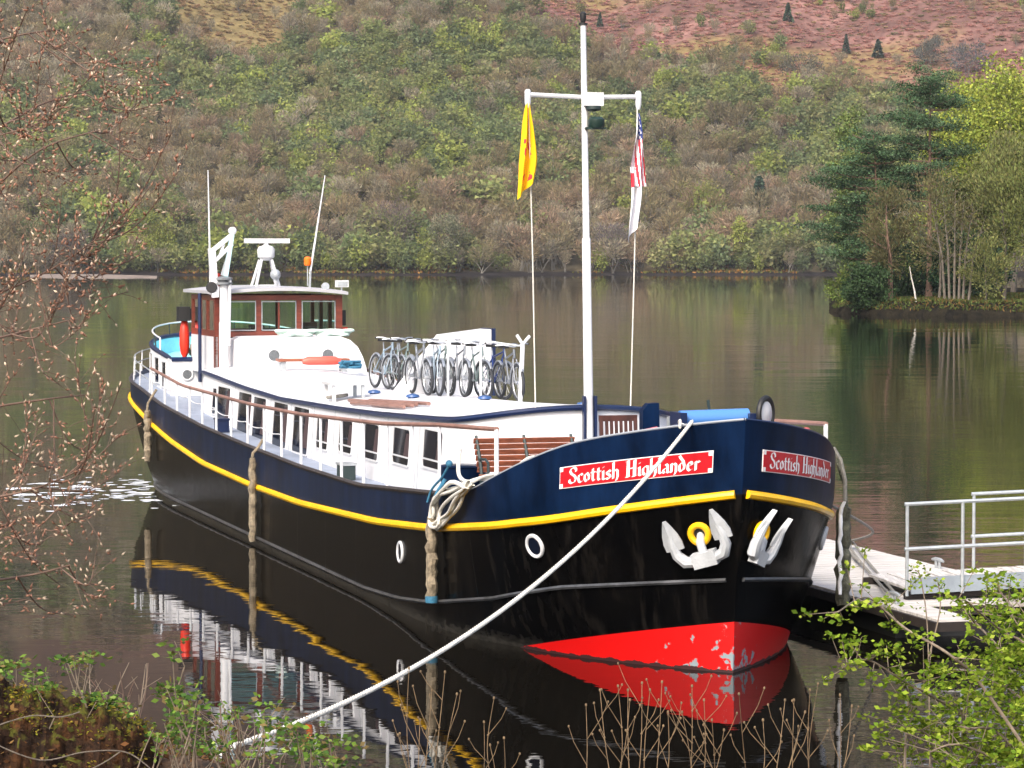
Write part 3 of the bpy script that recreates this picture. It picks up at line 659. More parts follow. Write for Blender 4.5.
def hullp(side, u, z, off=0.0):
    """point on the shell: u = station along the deck edge (m), z = height; off = metres out from the plating"""
    def raw(u, z):
        sW = .7 + 38.8 * u / LT; wgt = min(1, max(0, z / 2.15)); wgt = wgt ** .62 if z > 0 else 0
        rk = .45 * (1 - min(1, max(0, z / 3.44)))
        sT = u + rk * max(0, 1 - u / 6) + .22 * max(0, 1 - u / 5); yT = plan_top(u); yW = plan_wl(sW)
        return Vector((sW * (1 - wgt) + sT * wgt, side * (yW * (1 - wgt) + yT * wgt), z))
    p = raw(u, z)
    if off:
        a = raw(min(LT, u + .05), z) - raw(max(0, u - .05), z); c = raw(u, z + .05) - raw(u, z - .05)
        n = a.cross(c); n = n * (-side)
        if n.length > 1e-9:
            n.normalize()
            if n.y * side < 0: n = -n
            p = p + n * off
    return p
US = list((np.linspace(0, 1, 34) ** 2) * 6) + list(np.linspace(6, 33, 40))[1:] + list(LT - (np.linspace(1, 0, 30) ** 2) * 9)[1:]
zred = lambda u: max(-.25, .70 * (1 - u / 3.7))
zdeck = lambda u: (ztop(u) - .10) if u > 6.6 else 1.96 + .02 * (6.6 - u)

barge = thing('barge', 'long navy and black converted Dutch barge with white deckhouse moored on the loch', 'barge', (0, 0, 0), local=True)
def make_hull():
    mb = MB()
    for side in (1, -1):
        rows = []
        for u in US:
            zr = zred(u); zy = zyel(u); zt = ztop(u)
            zs = [-.7, min(-.3, zr - .1), zr] + [zr + (zy - zr) * k / 6 for k in range(1, 7)] + [zy + (zt - zy) * k / 4 for k in range(1, 5)]
            rows.append([hullp(side, u, z) for z in zs])
        k = len(rows[0]); vs = [p for r in rows for p in r]; o = len(mb.v); mb.v += [tuple(p) for p in vs]
        for i in range(len(rows) - 1):
            for j in range(k - 1):
                q = (o + i * k + j, o + (i + 1) * k + j, o + (i + 1) * k + j + 1, o + i * k + j + 1)
                mb.f.append(q if side > 0 else q[::-1]); mb.m.append(2 if j < 2 else (1 if j < 8 else 0))
    return mb.build('hull', [NAVY, BLACKH, REDP], barge)
hull = make_hull()
# bulwark inside and capping
mb = MB()
for side in (1, -1):
    A = [hullp(side, u, ztop(u)) for u in US]; vs = []; fs = []
    for i, u in enumerate(US):
        p = A[i]; ins = min(.07, abs(p.y) * .9); q = Vector((p.x + (.07 if u < 1 else (-.06 if u > 41 else 0)), p.y - side * ins, p.z))
        h_ = hullp(side, u, max(zdeck(u) - .05, ztop(u) - .6)); b = Vector((h_.x + .05 * (u < 1), side * max(0, abs(h_.y) - .06), h_.z)); vs += [p, q, b]
    for i in range(len(US) - 1): fs += [(3 * i, 3 * i + 1, 3 * i + 4, 3 * i + 3), (3 * i + 1, 3 * i + 2, 3 * i + 5, 3 * i + 4)]
    mb.add(vs, fs)
mb.build('bulwark', NAVYTRIM, barge)
for side in (1, -1):
    us = [u for u in US if u <= 4.9]
    MB().tube([hullp(side, u, ztop(u) + .012, -.03) for u in us], .020, 6).build('capping_rail', mat('grey_capping_paint', (.22, .24, .27), .4) if side > 0 else NAVYTRIM, barge)
    us = [u for u in US if u >= 4.6]
    MB().tube([hullp(side, u, ztop(u) - .01, .0) for u in us], .04, 6).build('deck_edge_rubber', mat('worn_rubber', (.035, .028, .027), .6, var=.4, vscale=6), barge)
    us = [u for u in US if .035 <= u <= 41.7]
    MB().tube([hullp(side, u, zyel(u), .012) for u in us], .060, 8).build('rubbing_rail', YEL, barge)
    us = [u for u in US if .05 <= u <= 41]
    zs = lambda u: float(np.interp(u, [0, 2.2, 4, 6.8, 9, 11.5, 14, 42], [1.28, 1.02, .70, .36, .20, .12, .12, .14]))
    MB().tube([hullp(side, u, zs(u), .01) for u in us], .032, 6).build('lower_strake', mat('scuffed_strake_steel', (.06, .062, .066), .35, .2, var=.6, vscale=3), barge)
# decks
mb = MB(); vs = []; fs = []
for i, u in enumerate(US):
    p = hullp(1, u, zdeck(u)); hb = max(.0, p.y - .06); vs += [(p.x, hb, p.z), (p.x, -hb, p.z)]
for i in range(len(US) - 1): fs.append((2 * i, 2 * i + 1, 2 * i + 3, 2 * i + 2))
mb.add(vs, fs); mb.build('deck', DECKM, barge)

# ------------------------------------------------------------------ name boards with uncial lettering
NIB = Vector((.078, .040))
GL = {   # strokes in pen letters: x height .55, cap 1.0, descender -.22
 'S': (.62, [[(.55, .86), (.42, .98), (.2, .95), (.09, .78), (.2, .6), (.44, .46), (.55, .28), (.45, .07), (.22, .01), (.05, .12)], [(.05, .12), (.05, .26)], [(.55, .86), (.55, .72)]]),
 'c': (.44, [[(.38, .44), (.28, .55), (.13, .48), (.07, .28), (.13, .07), (.27, .0), (.4, .1)]]),
 'o': (.48, [[(.24, .55), (.09, .44), (.07, .2), (.2, .01), (.37, .1), (.41, .34), (.24, .55)]]),
 't': (.36, [[(.16, .76), (.16, .12), (.24, .0), (.34, .07)], [(.02, .54), (.34, .54)]]),
 'i': (.25, [[(.03, .48), (.12, .55), (.12, .06), (.22, .0)], [(.1, .74), (.15, .79)]]),
 's': (.42, [[(.35, .44), (.24, .55), (.1, .47), (.12, .34), (.3, .24), (.35, .1), (.22, .0), (.05, .08)]]),
 'h': (.5, [[(.03, .95), (.1, 1.0), (.1, .0)], [(.1, .42), (.26, .55), (.4, .44), (.41, .1), (.33, -.12), (.25, -.18)]]),
 'H': (.80, [[(.04, .95), (.16, 1.0), (.16, .0), (.06, .02)], [(.22, 1.0), (.22, .0), (.32, .02)], [(.18, .48), (.60, .54)], [(.52, .96), (.60, 1.0), (.60, .0), (.50, .02)], [(.66, 1.0), (.66, .0), (.76, .03)]]),
 'g': (.48, [[(.4, .5), (.22, .55), (.08, .42), (.08, .16), (.2, .02), (.38, .12)], [(.4, .54), (.4, -.08), (.28, -.22), (.08, -.16)]]),
 'l': (.24, [[(.03, .95), (.11, 1.0), (.11, .08), (.22, .0)]]),
 'a': (.48, [[(.1, .46), (.26, .55), (.37, .44), (.37, .06), (.46, .0)], [(.37, .32), (.15, .27), (.07, .12), (.17, .0), (.37, .1)]]),
 'n': (.5, [[(.03, .5), (.11, .55), (.11, .0)], [(.11, .42), (.28, .55), (.4, .44), (.4, .02), (.32, -.14)]]),
 'd': (.5, [[(.22, .55), (.08, .4), (.08, .14), (.2, .0), (.36, .1), (.4, .34), (.32, .62), (.12, .88), (.08, .98)]]),
 'e': (.44, [[(.08, .26), (.36, .36), (.3, .53), (.2, .55), (.08, .38), (.09, .12), (.22, .0), (.38, .1)]]),
 'r': (.38, [[(.03, .5), (.11, .55), (.11, .0)], [(.11, .4), (.24, .55), (.35, .47)]]),
 ' ': (.36, []),
}
def strokes(text):
    x = 0; out = []
    for ch in text:
        wd, st = GL[ch]
        for pl in st: out.append([(p[0] + x, p[1]) for p in pl])
        x += wd + .035
    return out, x
def name_board(side):
    # arc length table along the shell
    us = np.linspace(.24, 1.98, 60); zc = lambda u: float(np.interp(u, [.24, 1.98], [2.88, 2.57])); H2 = .150
    pts = [hullp(side, u, zc(u)) for u in us]; L = np.concatenate([[0], np.cumsum([(pts[i + 1] - pts[i]).length for i in range(59)])]); tot = L[-1]
    def P(a, b, off):                     # a metres from the reading start, b metres above the centre line
        q = tot - a if side > 0 else a
        u = float(np.interp(q, L, us)); return hullp(side, u, zc(u) + b, off)
    def sheet(a0, a1, b0, b1, off, mb, n=26):
        vs = []; fs = []
        for i in range(n + 1):
            a = a0 + (a1 - a0) * i / n; vs += [P(a, b0, off), P(a, b1, off), P(a, b0, .004), P(a, b1, .004)]
        for i in range(n):
            j = 4 * i; fs += [(j, j + 4, j + 5, j + 1), (j + 2, j, j + 4, j + 6)[::1], (j + 1, j + 5, j + 7, j + 3)]
        fs += [(0, 1, 3, 2), (4 * n, 4 * n + 2, 4 * n + 3, 4 * n + 1)]
        mb.add(vs, fs); return mb
    bd = sheet(0, tot, -H2, H2, .016, MB()).build('name_board', SIGNW, barge, smooth=False)
    sheet(.011, tot - .011, -H2 + .011, H2 - .011, .021, MB()).build('red_panel', SIGNR, bd, smooth=False)
    st, wd = strokes('Scottish Highlander'); wsplit = strokes('Scottish')[1] + .1; done = False; sc = .222; wid = tot - .34; kx = wid / wd
    mb = MB(); off = .024; _ = 0
    words = [[p for p in st if max(q[0] for q in p) < wsplit], [p for p in st if max(q[0] for q in p) >= wsplit]]
    for wi, pl in [(w_, p) for w_ in (0, 1) for p in words[w_]]:
        if wi == 1 and mb.v and not done: mb.build('lettering', SIGNW, bd, smooth=False); mb = MB(); done = True
        for (x0, y0), (x1, y1) in zip(pl[:-1], pl[1:]):
            n = max(1, int(math.hypot((x1 - x0) * kx, (y1 - y0) * sc) / .04)); off += .00006
            for i in range(n):
                a = (x0 + (x1 - x0) * i / n, y0 + (y1 - y0) * i / n); b = (x0 + (x1 - x0) * (i + 1) / n, y0 + (y1 - y0) * (i + 1) / n)
                q = lambda p, s_: P(.17 + (p[0] + s_ * NIB.x) * kx, (p[1] + s_ * NIB.y) * sc - .094, off)
                mb.add([q(a, -1), q(a, 1), q(b, 1), q(b, -1)], [(0, 1, 2, 3)])
    mb.build('lettering', SIGNW, bd, smooth=False)
    for a in (.035, tot - .035):
        for b in (-H2 + .035, H2 - .035): MB().add([P(a - .03, b - .03, .0235), P(a + .03, b - .03, .0235), P(a + .03, b + .03, .0235), P(a - .03, b + .03, .0235)], [(0, 1, 2, 3)]).build('corner_plate', SIGNW, bd, smooth=False)
name_board(1); name_board(-1)

# portholes in the hull
def hull_frame(side, u, z):
    p = hullp(side, u, z); t = (hullp(side, u + .05, z) - hullp(side, u - .05, z)).normalized()
    n = hullp(side, u, z, 1.0) - p; n.normalize(); return p, t, n, n.cross(t) * (1 if n.cross(t).z > 0 else -1)
for side, u, z in [(1, 2.55, 1.58), (1, 8.8, .95), (-1, 2.55, 1.58)]:
    p, t, n, up = hull_frame(side, u, z)
    ph = MB().lathe([(.135, -.02), (.180, -.02), (.180, .02), (.165, .035), (.135, .03), (.125, .012), (.03, .012)], p, n, 22).build('porthole', WHITE2, barge)
    MB().lathe([(.0, .0), (.126, .0), (.126, .016), (.0, .016)], p, n, 22).build('glass', DARKG, ph)
# hawse rings
for side in (1, -1):
    p, t, n, up = hull_frame(side, .33 if side > 0 else .26, 1.90)
    MB().torus(p + n * .05, .125, .046, n, 22, 8).build('hawse_ring', YEL, barge)
    MB().lathe([(.11, -.02), (.11, .035), (.0, .035)], p, n, 16).build('hawse_pipe', BLACKR, barge)

# ------------------------------------------------------------------ deckhouse
RE = ([7.2, 9.6, 14, 17.2, 22.5, 26.5, 30.6, 35], [3.14, 3.03, 2.90, 2.84, 2.78, 2.85, 2.98, 3.1])
zroof = lambda s: float(np.interp(s, *RE))
def house_hb(s, base=False):
    m = 1.86 if base else 1.76
    s0 = 7.35 if base else 7.45
    if s <= s0: return 0.0
    if s < s0 + 1.6: return m * (1 - (1 - (s - s0) / 1.6) ** 2.6) ** (1 / 2.6)
    return m
def roofz(s, n): return zroof(s) + .17 * (1 - min(1, (n / 1.76) ** 2))
hs = [7.36] + [7.35 + .1 + d for d in list((np.linspace(0, 1, 18) ** 2.2) * 1.6)] + list(np.linspace(9.2, 31.5, 46))
mb = MB(); vs = []; fs = []
for s in hs:
    b, t = house_hb(s - .08, True), house_hb(s); zb = zdeck(min(s, 31)) - .05; zt = roofz(s, t)
    vs += [(s - .08, b, zb), (s, t, zt), (s - .08, -b, zb), (s, -t, zt)]
for i in range(len(hs) - 1):
    j = 4 * i; fs += [(j, j + 1, j + 5, j + 4), (j + 2, j + 6, j + 7, j + 3)]
mb.add(vs, fs)
house = mb.build('deckhouse', WHITE, barge)
mb = MB(); vs = []; fs = []; NN = 9
for s in hs:
    hb = house_hb(s) + .03
    for k in range(NN):
        n = hb * (1 - 2 * k / (NN - 1)); vs.append((s - .03, n, roofz(s, n * .985) + .02))
for i in range(len(hs) - 1):
    for k in range(NN - 1): fs.append((i * NN + k, i * NN + k + 1, (i + 1) * NN + k + 1, (i + 1) * NN + k))
mb.add(vs, fs); mb.build('deckhouse_roof', WHITE, house)
edge = [(s - .04, house_hb(s) + .03, roofz(s, house_hb(s)) - .03) for s in hs[::-1]] + [(s - .04, -house_hb(s) - .03, roofz(s, house_hb(s)) - .03) for s in hs]
MB().tube(edge, .045, 6).build('roof_edge_moulding', NAVYTRIM, house)
def house_window(side, s0, s1, z0, z1, curtain=True):
    zb = zdeck(min(s0, 31)) - .05
    def P(s, z, off):
        zt = zroof(s); f = (z - zb) / (zt - zb); return Vector((s - .08 * (1 - f), side * (1.86 + (1.76 - 1.86) * f + off), z))
    def rr(off, g, z0=z0, z1=z1):
        a, b, c, d, r = s0 + g, s1 - g, z0 + g, z1 - g, .07
        return [P(x, y, off) for x, y in [(a + r, c), (b - r, c), (b - .02, c + .02), (b, c + r), (b, d - r), (b - .02, d - .02), (b - r, d), (a + r, d), (a + .02, d - .02), (a, d - r), (a, c + r), (a + .02, c + .02)]]
    k = 12; o_, i_ = rr(.018, -.035), rr(.018, 0.0); b_ = rr(-.03, -.035); r_ = rr(-.03, 0)
    mb = MB(); mb.add(o_ + i_ + b_ + r_, [(q, (q + 1) % k, k + (q + 1) % k, k + q) for q in range(k)] + [(2 * k + q, 2 * k + (q + 1) % k, (q + 1) % k, q) for q in range(k)] + [(k + q, k + (q + 1) % k, 3 * k + (q + 1) % k, 3 * k + q) for q in range(k)])
    wn = mb.build('window', WHITE2, house)
    g_ = rr(.006, .0); MB().add(g_, [tuple(range(k))]).build('pane', DARKG, wn, smooth=False)
    if curtain:
        a = s0 + (s1 - s0) * .04; b = a + (s1 - s0) * .30
        MB().add([P(a, z0 + .12, .010), P(b, z0 + .12, .010), P(b * .6 + a * .4, z1 - .06, .010), P(a, z1 - .06, .010)], [(0, 1, 2, 3)]).build('curtain', CURT, wn, smooth=False)
    if z0 > 1.9: MB().bar(P(s0 + .02, z0 + .13, .02), P(s1 - .02, z0 + .13, .02), .02, .025).build('catch_bar', WHITE2, wn)
WINS = [(9.40, 10.62, 2.19, 2.79), (11.6, 12.75, 2.12, 2.71), (13.85, 14.95, 2.06, 2.67), (15.92, 17.0, 2.05, 2.63), (17.95, 18.95, 2.0, 2.58),
        (19.7, 21.15, 1.80, 2.67), (21.75, 23.15, 1.80, 2.67), (24.0, 25.3, 1.82, 2.68), (25.55, 27.0, 1.84, 2.71), (28.0, 29.5, 1.88, 2.73)]
for (a, b, z0, z1) in WINS:
    for side in (1, -1): house_window(side, a, b, z0, z1)
house_window(1, 29.62, 30.1, 2.1, 2.66, False)

for sp_ in (10.95, 13.25, 15.4, 17.45, 19.3, 21.45, 23.55, 27.5):
    zb = zdeck(sp_); MB().tube([(sp_ - .06, 1.855, zb), (sp_, 1.766, zroof(sp_) - .06)], .009, 5).build('panel_seam', GALV, house)
# raised front of the wheelhouse (white trunk with two round vents)
mb = MB(); poly = [(29.7, 1.18, 2.9), (29.7, 1.18, 3.72), (29.7, 1.0, 3.80), (29.7, -1.05, 3.82), (29.7, -1.28, 3.74), (29.7, -1.46, 3.58), (29.7, -1.58, 3.35), (29.7, -1.66, 3.1), (29.7, -1.68, 2.9)]
mb.prism(poly, (1.85, 0, 0)); trunkp = mb.build('raised_trunk', WHITE, barge)
for n in (.48, -.76):
    v = MB().torus((29.68, n, 3.40), .145, .028, (1, 0, 0), 20, 8).build('vent', WHITE2, trunkp)
    MB().lathe([(.0, -.03), (.145, -.03), (.145, .0), (.0, .0)], (29.69, n, 3.40), (1, 0, 0), 18).build('vent_grille', mat('grey_mesh', (.11, .12, .13), .5, var=.5, vscale=40), v)

# ------------------------------------------------------------------ wheelhouse
wh = bpy.data.objects.new('wheelhouse', None); C.objects.link(wh); wh.parent = barge
S1, S2, NW, ZB, ZS, ZH = 31.5, 34.7, 1.5, 2.9, 3.90, 4.74
mb = MB(); mb.box((S1, NW, ZB), (S2, NW - .06, ZS - .12)); mb.box((S1, -NW, ZB), (S2, -NW + .06, ZS - .12)); mb.box((S2 - .06, NW - .06, ZB), (S2, -NW + .06, ZS - .12))
mb.build('lower_wall', WHITE, wh)
mb = MB()
for n in (NW - .07, -NW + .07): mb.box((S1, n - .075, ZB if n > 0 else ZS - .2), (S1 + .15, n + .075, ZH))
mb.box((S1 + .004, NW - .15, ZS - .12), (S1 + .10, -NW + .15, ZS)); mb.box((S1 + .004, NW - .15, ZH - .12), (S1 + .10, -NW + .15, ZH))
for n in (.475, -.475): mb.box((S1 + .002, n - .06, ZS), (S1 + .11, n + .06, ZH - .12))
for sg in (1, -1):
    y0, y1 = sg * (NW - .004), sg * (NW - .08)
    mb.box((S1 + .15, y0, ZS - .12), (S2, y1, ZS + .02)); mb.box((S1 + .15, y0, ZH - .12), (S2, y1, ZH))
    for s in (S1 + 1.1, S1 + 2.1, S2 - .12): mb.box((s, y0, ZS + .02), (s + .12, y1, ZH - .12))
mb.box((S2 - .09, NW - .08, ZS - .12), (S2 - .005, -NW + .08, ZS)); mb.box((S2 - .09, NW - .08, ZH - .14), (S2 - .005, -NW + .08, ZH))
for n in (.6, -.6): mb.box((S2 - .085, n - .05, ZS), (S2 - .01, n + .05, ZH - .14))
mb.build('timber_frame', MAHOG, wh)
mb = MB(); mb.box((S1 + .25, NW - .1, ZS - .25), (S1 + .7, -NW + .1, ZS - .06)); mb.box((S1 + .2, .3, ZS - .06), (S1 + .5, .62, ZS + .14)); mb.box((S1 + .2, -.95, ZS - .06), (S1 + .55, -.65, ZS + .20))
mb.build('instrument_console', DTEAK, wh)
gl = bpy.data.materials.new('tinted_glass'); gl.use_nodes = True; g = gl.node_tree; g.nodes.clear()
o_ = g.nodes.new('ShaderNodeOutputMaterial'); tr = g.nodes.new('ShaderNodeBsdfTransparent'); tr.inputs[0].default_value = (.72, .88, .82, 1)
gs = g.nodes.new('ShaderNodeBsdfGlossy'); gs.inputs['Roughness'].default_value = .03; fr = g.nodes.new('ShaderNodeFresnel'); fr.inputs[0].default_value = 1.6
mx = g.nodes.new('ShaderNodeMixShader'); g.links.new(fr.outputs[0], mx.inputs[0]); g.links.new(tr.outputs[0], mx.inputs[1]); g.links.new(gs.outputs[0], mx.inputs[2]); g.links.new(mx.outputs[0], o_.inputs[0])
def framed_pane(a, b, z0, z1, s, parent):
    w_ = MB()
    for (p, q) in [((s, a, z0), (s, b, z0)), ((s, a, z1), (s, b, z1)), ((s, a, z0), (s, a, z1)), ((s, b, z0), (s, b, z1))]: w_.bar(p, q, .018, .02)
    o = w_.build('window', GALV, parent, smooth=False)
    return o
for a, b in [(1.33, .55), (.40, -.40), (-.55, -1.33)]:
    wn = framed_pane(a, b, ZS + .03, ZH - .15, S1 - .004, wh)
    # the pane sits in the frame
    wn.data.materials.append(gl); me = wn.data
    import bmesh
    bm = bmesh.new(); bm.from_mesh(me); q = [bm.verts.new(v) for v in [(S1 + .03, a, ZS + .02), (S1 + .03, b, ZS + .02), (S1 + .03, b, ZH - .13), (S1 + .03, a, ZH - .13)]]
    fc = bm.faces.new(q); fc.material_index = 1; bm.to_mesh(me); bm.free()
MB().box((S1 - .002, .02, ZS), (S1 + .06, -.02, ZH - .12)).build('mullion', MAHOG, wh)
mb = MB()
for sg in (1, -1): mb.add([(S1 + .16, sg * (NW - .04), ZS), (S2 - .1, sg * (NW - .04), ZS), (S2 - .1, sg * (NW - .04), ZH - .1), (S1 + .16, sg * (NW - .04), ZH - .1)], [(0, 1, 2, 3)])
mb.add([(S2 - .05, NW - .1, ZS), (S2 - .05, -NW + .1, ZS), (S2 - .05, -NW + .1, ZH - .1), (S2 - .05, NW - .1, ZH - .1)], [(0, 1, 2, 3)])
mb.build('side_glazing', gl, wh, smooth=False)
mb = MB(); vs = []; fs = []
rs_ = np.linspace(S1 - .36, S2 + .55, 6); rn = np.linspace(1.60, -1.60, 13)
for top in (1, 0):
    for s in rs_:
        for n in rn:
            z = ZH + .035 + .10 * (1 - (n / 1.60) ** 2) - (.03 if s == rs_[0] else 0); vs.append((s + (.14 * (n / 1.60) ** 2 if s == rs_[0] else 0), n, z + (.07 if top else 0)))
a_, b_ = 6, 13
for i in range(a_ - 1):
    for j in range(b_ - 1):
        k = i * b_ + j; fs += [(k, k + 1, k + b_ + 1, k + b_), (78 + k, 78 + k + b_, 78 + k + b_ + 1, 78 + k + 1)]
for i in range(a_ - 1): fs += [(i * b_, (i + 1) * b_, 78 + (i + 1) * b_, 78 + i * b_), (i * b_ + 12, 78 + i * b_ + 12, 78 + (i + 1) * b_ + 12, (i + 1) * b_ + 12)]
for j in range(b_ - 1): fs += [(j, 78 + j, 78 + j + 1, j + 1), (65 + j, 65 + j + 1, 78 + 65 + j + 1, 78 + 65 + j)]
mb.add(vs, fs); mb.build('wheelhouse_roof', ROOFG, wh)
MB().tube([(32.6, 1.66, 2.7), (32.6, 1.66, 4.78)], .042, 8).build('awning_post', NAVYTRIM, wh)
mb = MB(); mb.box((S1 + .3, -1.51, 4.02), (S1 + .42, -1.66, 4.38)); mb.build('side_light_box', BLACKR, wh)
mb = MB(); mb.box((S1 + .3, -1.51, 3.78), (S1 + .42, -1.70, 3.98)); mb.build('life_ring_holder', REDPL, wh)

# roof fittings
rf = bpy.data.objects.new('radar', None); C.objects.link(rf); rf.parent = barge
zr0 = ZH + .20
for dn, ds in ((.32, .25), (-.30, .25), (.30, -.25), (-.28, -.25)):
    MB().tube([(33 + ds, dn, zr0 - .06), (33 + ds * .4, dn * .42, zr0 + .62)], .035, 8).build('stand_leg', WHITE2, rf)
MB().box((32.75, .20, zr0 - .02), (33.2, -.2, zr0 + .03)).build('stand_plate', WHITE2, rf)
MB().lathe([(.10, .60), (.14, .64), (.2, .68), (.21, .86), (.17, .93), (.07, .96), (.05, 1.02)], (33, 0, zr0), n=18).build('gearbox', WHITE2, rf)
mb = MB(); mb.box((32.94, .52, zr0 + 1.01), (33.06, -.56, zr0 + 1.12)); mb.build('scanner_bar', WHITE2, rf)
MB().lathe([(.12, 0), (.13, .05), (.08, .16), (.03, .2)], (32.68, -.15, zr0 + .27), (-1, 0, 0), 14).build('loudhailer', GALV, rf)
for n0, z0, n1, z1, nm in [(1.33, ZH + .1, 1.38, 7.66, 'whip_antenna'), (-1.06, 5.22, -1.43, 7.56, 'whip_antenna')]:
    MB().tube([(33, n0, z0), (33, n0 + (n1 - n0) * .5, (z0 + z1) / 2), (33, n1, z1)], [.028, .022, .012], 6).build(nm, WHITE2, barge)
MB().tube([(33, -1.05, ZH + .15), (33, -1.07, 5.3)], .03, 6).build('antenna_mount', GALV, barge)
mb = MB().lathe([(.07, 0), (.085, .03), (.085, .17), (.05, .21)], (33, -1.0, 5.42), n=12); mb.build('beacon_light', ORANGE, barge)
MB().tube([(33, -1.0, ZH + .2), (33, -1.0, 5.42)], .015, 6).build('beacon_stem', GALV, barge)
fl = MB().box((31.5, -1.36, 4.92), (31.62, -1.66, 5.08)).build('floodlight', WHITE2, barge)
MB().box((31.485, -1.39, 4.95), (31.5, -1.63, 5.05)).build('lens', GALV, fl)
MB().tube([(31.55, -1.5, 4.78), (31.55, -1.5, 4.93)], .02, 6).build('bracket', GALV, fl)
MB().lathe([(.03, 0), (.09, .06), (.09, .14)], (31.5, -1.08, 4.93), (-1, 0, .1), 12).build('searchlight', GALV, barge)
mb = MB(); mb.lathe([(.04, 0), (.12, .05), (.13, .17), (.11, .19)], (31.0, 1.66, 4.93), (-1, .2, 0), 12); mb.tube([(31.1, 1.62, 4.75), (31.1, 1.64, 5.0)], .03, 6); mb.build('deck_lamp', BLACKR, barge)

# loading crane at the starboard corner
cr = bpy.data.objects.new('loading_crane', None); C.objects.link(cr); cr.parent = barge
MB().tube([(30.9, 1.40, 2.9), (30.9, 1.40, 4.1), (30.9, 1.40, 4.15), (30.9, 1.40, 5.0)], [.115, .115, .10, .10], 12).build('column', WHITE2, cr)
MB().lathe([(.12, 0), (.2, .02), (.2, .06), (.14, .09), (.2, .12), (.2, .17), (.1, .2)], (30.9, 1.40, 4.98), n=14).build('slewing_ring', ANCHG, cr)
mb = MB(); mb.bar((30.9, 1.60, 4.70), (30.9, 1.68, 5.82), .16, .13); mb.build('lift_arm', WHITE2, cr)
mb = MB(); mb.bar((30.9, 1.70, 5.74), (30.9, 1.22, 6.12), .10, .10); mb.bar((30.9, 1.62, 5.52), (30.9, 1.20, 5.92), .09, .08); mb.bar((30.9, 1.50, 5.62), (30.9, 1.40, 5.92), .06, .06); mb.build('boom', WHITE2, cr)
mb = MB(); mb.bar((30.9, 1.19, 6.26), (30.9, 1.36, 5.18), .10, .12); mb.build('jib', mat('pale_blue_paint', (.42, .62, .68), .4), cr)
MB().bar((30.9, 1.44, 5.2), (30.9, 1.24, 5.85), .05, .07).build('hydraulic_ram', GALV, cr)
mb = MB(); mb.lathe([(.05, -.08), (.09, -.06), (.09, .06), (.05, .08)], (30.9, 1.2, 6.22), (1, 0, 0), 12); mb.build('pulley', WHITE2, cr)
MB().tube([(30.8, 1.28, 5.15), (30.8, 1.31, 3.6)], .04, 8).build('drain_pipe', WHITE2, cr)
mb = MB(); mb.lathe([(.09, 0), (.09, .3)], (31.0, 1.55, 4.95), n=10); mb.build('red_pennant_tube', REDPL, cr)

# ------------------------------------------------------------------ aft cabin and stern deck
AC0, AC1 = 34.6, 41.0
def ac_hb(s): return 2.02 if s <= 36.5 else 2.02 * max(0, 1 - ((s - 36.5) / (AC1 - 36.5)) ** 2.6) ** .5
ass = [AC0, 35.5, 36.5] + list(36.5 + (AC1 - 36.5) * np.sin(np.linspace(0, pi / 2, 16)))[1:]
zac = lambda s: float(np.interp(s, [AC0, 38, 41], [3.17, 3.40, 3.62]))
ring = [(s, ac_hb(s)) for s in ass] + [(s, -ac_hb(s)) for s in ass[::-1][1:]]
mb = MB(); k = len(ring); vs = [(s, n, zdeck(min(s, 40)) - .05) for s, n in ring] + [(s, n, zac(s)) for s, n in ring] + [(s + (.04 if s < 35 else 0), n * .96, zac(s)) for s, n in ring] + [(s + (.04 if s < 35 else 0), n * .96, zac(s) - .42) for s, n in ring]
fs = [];
for i in range(k - 1): fs += [(i, k + i, k + i + 1, i + 1)[::-1]]
mb.add(vs[:2 * k], [(i, i + 1, k + i + 1, k + i) for i in range(k - 1)] + [(0, k, 2 * k - 1, k - 1)])
aft = mb.build('aft_cabin', WHITE, barge)
mb = MB(); mb.add(vs[2 * k:], [(i, k + i, k + i + 1, i + 1) for i in range(k - 1)]); mb.add([v for v in vs[3 * k:]], [tuple(range(k))]); mb.build('stern_deck', TEAL, aft)
MB().tube([(s, n * .985, zac(s)) for s, n in ring], .06, 6, closed=True).build('stern_coaming', NAVYTRIM, aft)
rl = [(s, n * .97, zac(s) + .33) for s, n in ring if s > 36.4]
mb = MB(); mb.tube([(36.4, 1.98, zac(36.4) + .02)] + rl + [(36.4, -1.98, zac(36.4) + .02)], .022, 6); stern_rail = mb.build('stern_rail', WHITE2, aft)
for i in range(2, len(rl) - 1, 4):
    s, n, z = rl[i]; MB().tube([(s, n, z), (s, n * .99, z - .33)], .018, 5).build('rail_post', IRON, stern_rail)
def ac_window(s0, s1, z0, z1):
    P = lambda s, z, o: Vector((s, ac_hb(s) + o, z)); n = 5; vs = []
    for i in range(n + 1): s = s0 + (s1 - s0) * i / n; vs += [P(s, z0, .012), P(s, z1, .012)]
    o = MB().add(vs, [(2 * i, 2 * i + 2, 2 * i + 3, 2 * i + 1) for i in range(n)]).build('window', DARKG, aft, smooth=False)
    pts = [P(s0, z0, .014)] + [P(s0 + (s1 - s0) * i / n, z1, .014) for i in range(n + 1)] + [P(s1 - (s1 - s0) * i / n, z0, .014) for i in range(n + 1)][0:n]
    MB().tube(pts, .022, 5, closed=True).build('window_frame', WHITE2, o)
for s0, s1 in [(35.15, 35.85), (36.2, 36.95), (37.3, 37.9)]: ac_window(s0, s1, zdeck(s0) + .12, zac(s0) - .12)
v = MB().torus((AC0 - .01, 1.62, 2.80), .13, .03, (1, 0, 0), 18, 7).build('round_vent', WHITE2, aft)
MB().lathe([(0, 0), (.13, 0), (.13, .02), (0, .02)], (AC0 - .03, 1.62, 2.80), (1, 0, 0), 16).build('vent_grille', MATS['grey_mesh'], v)
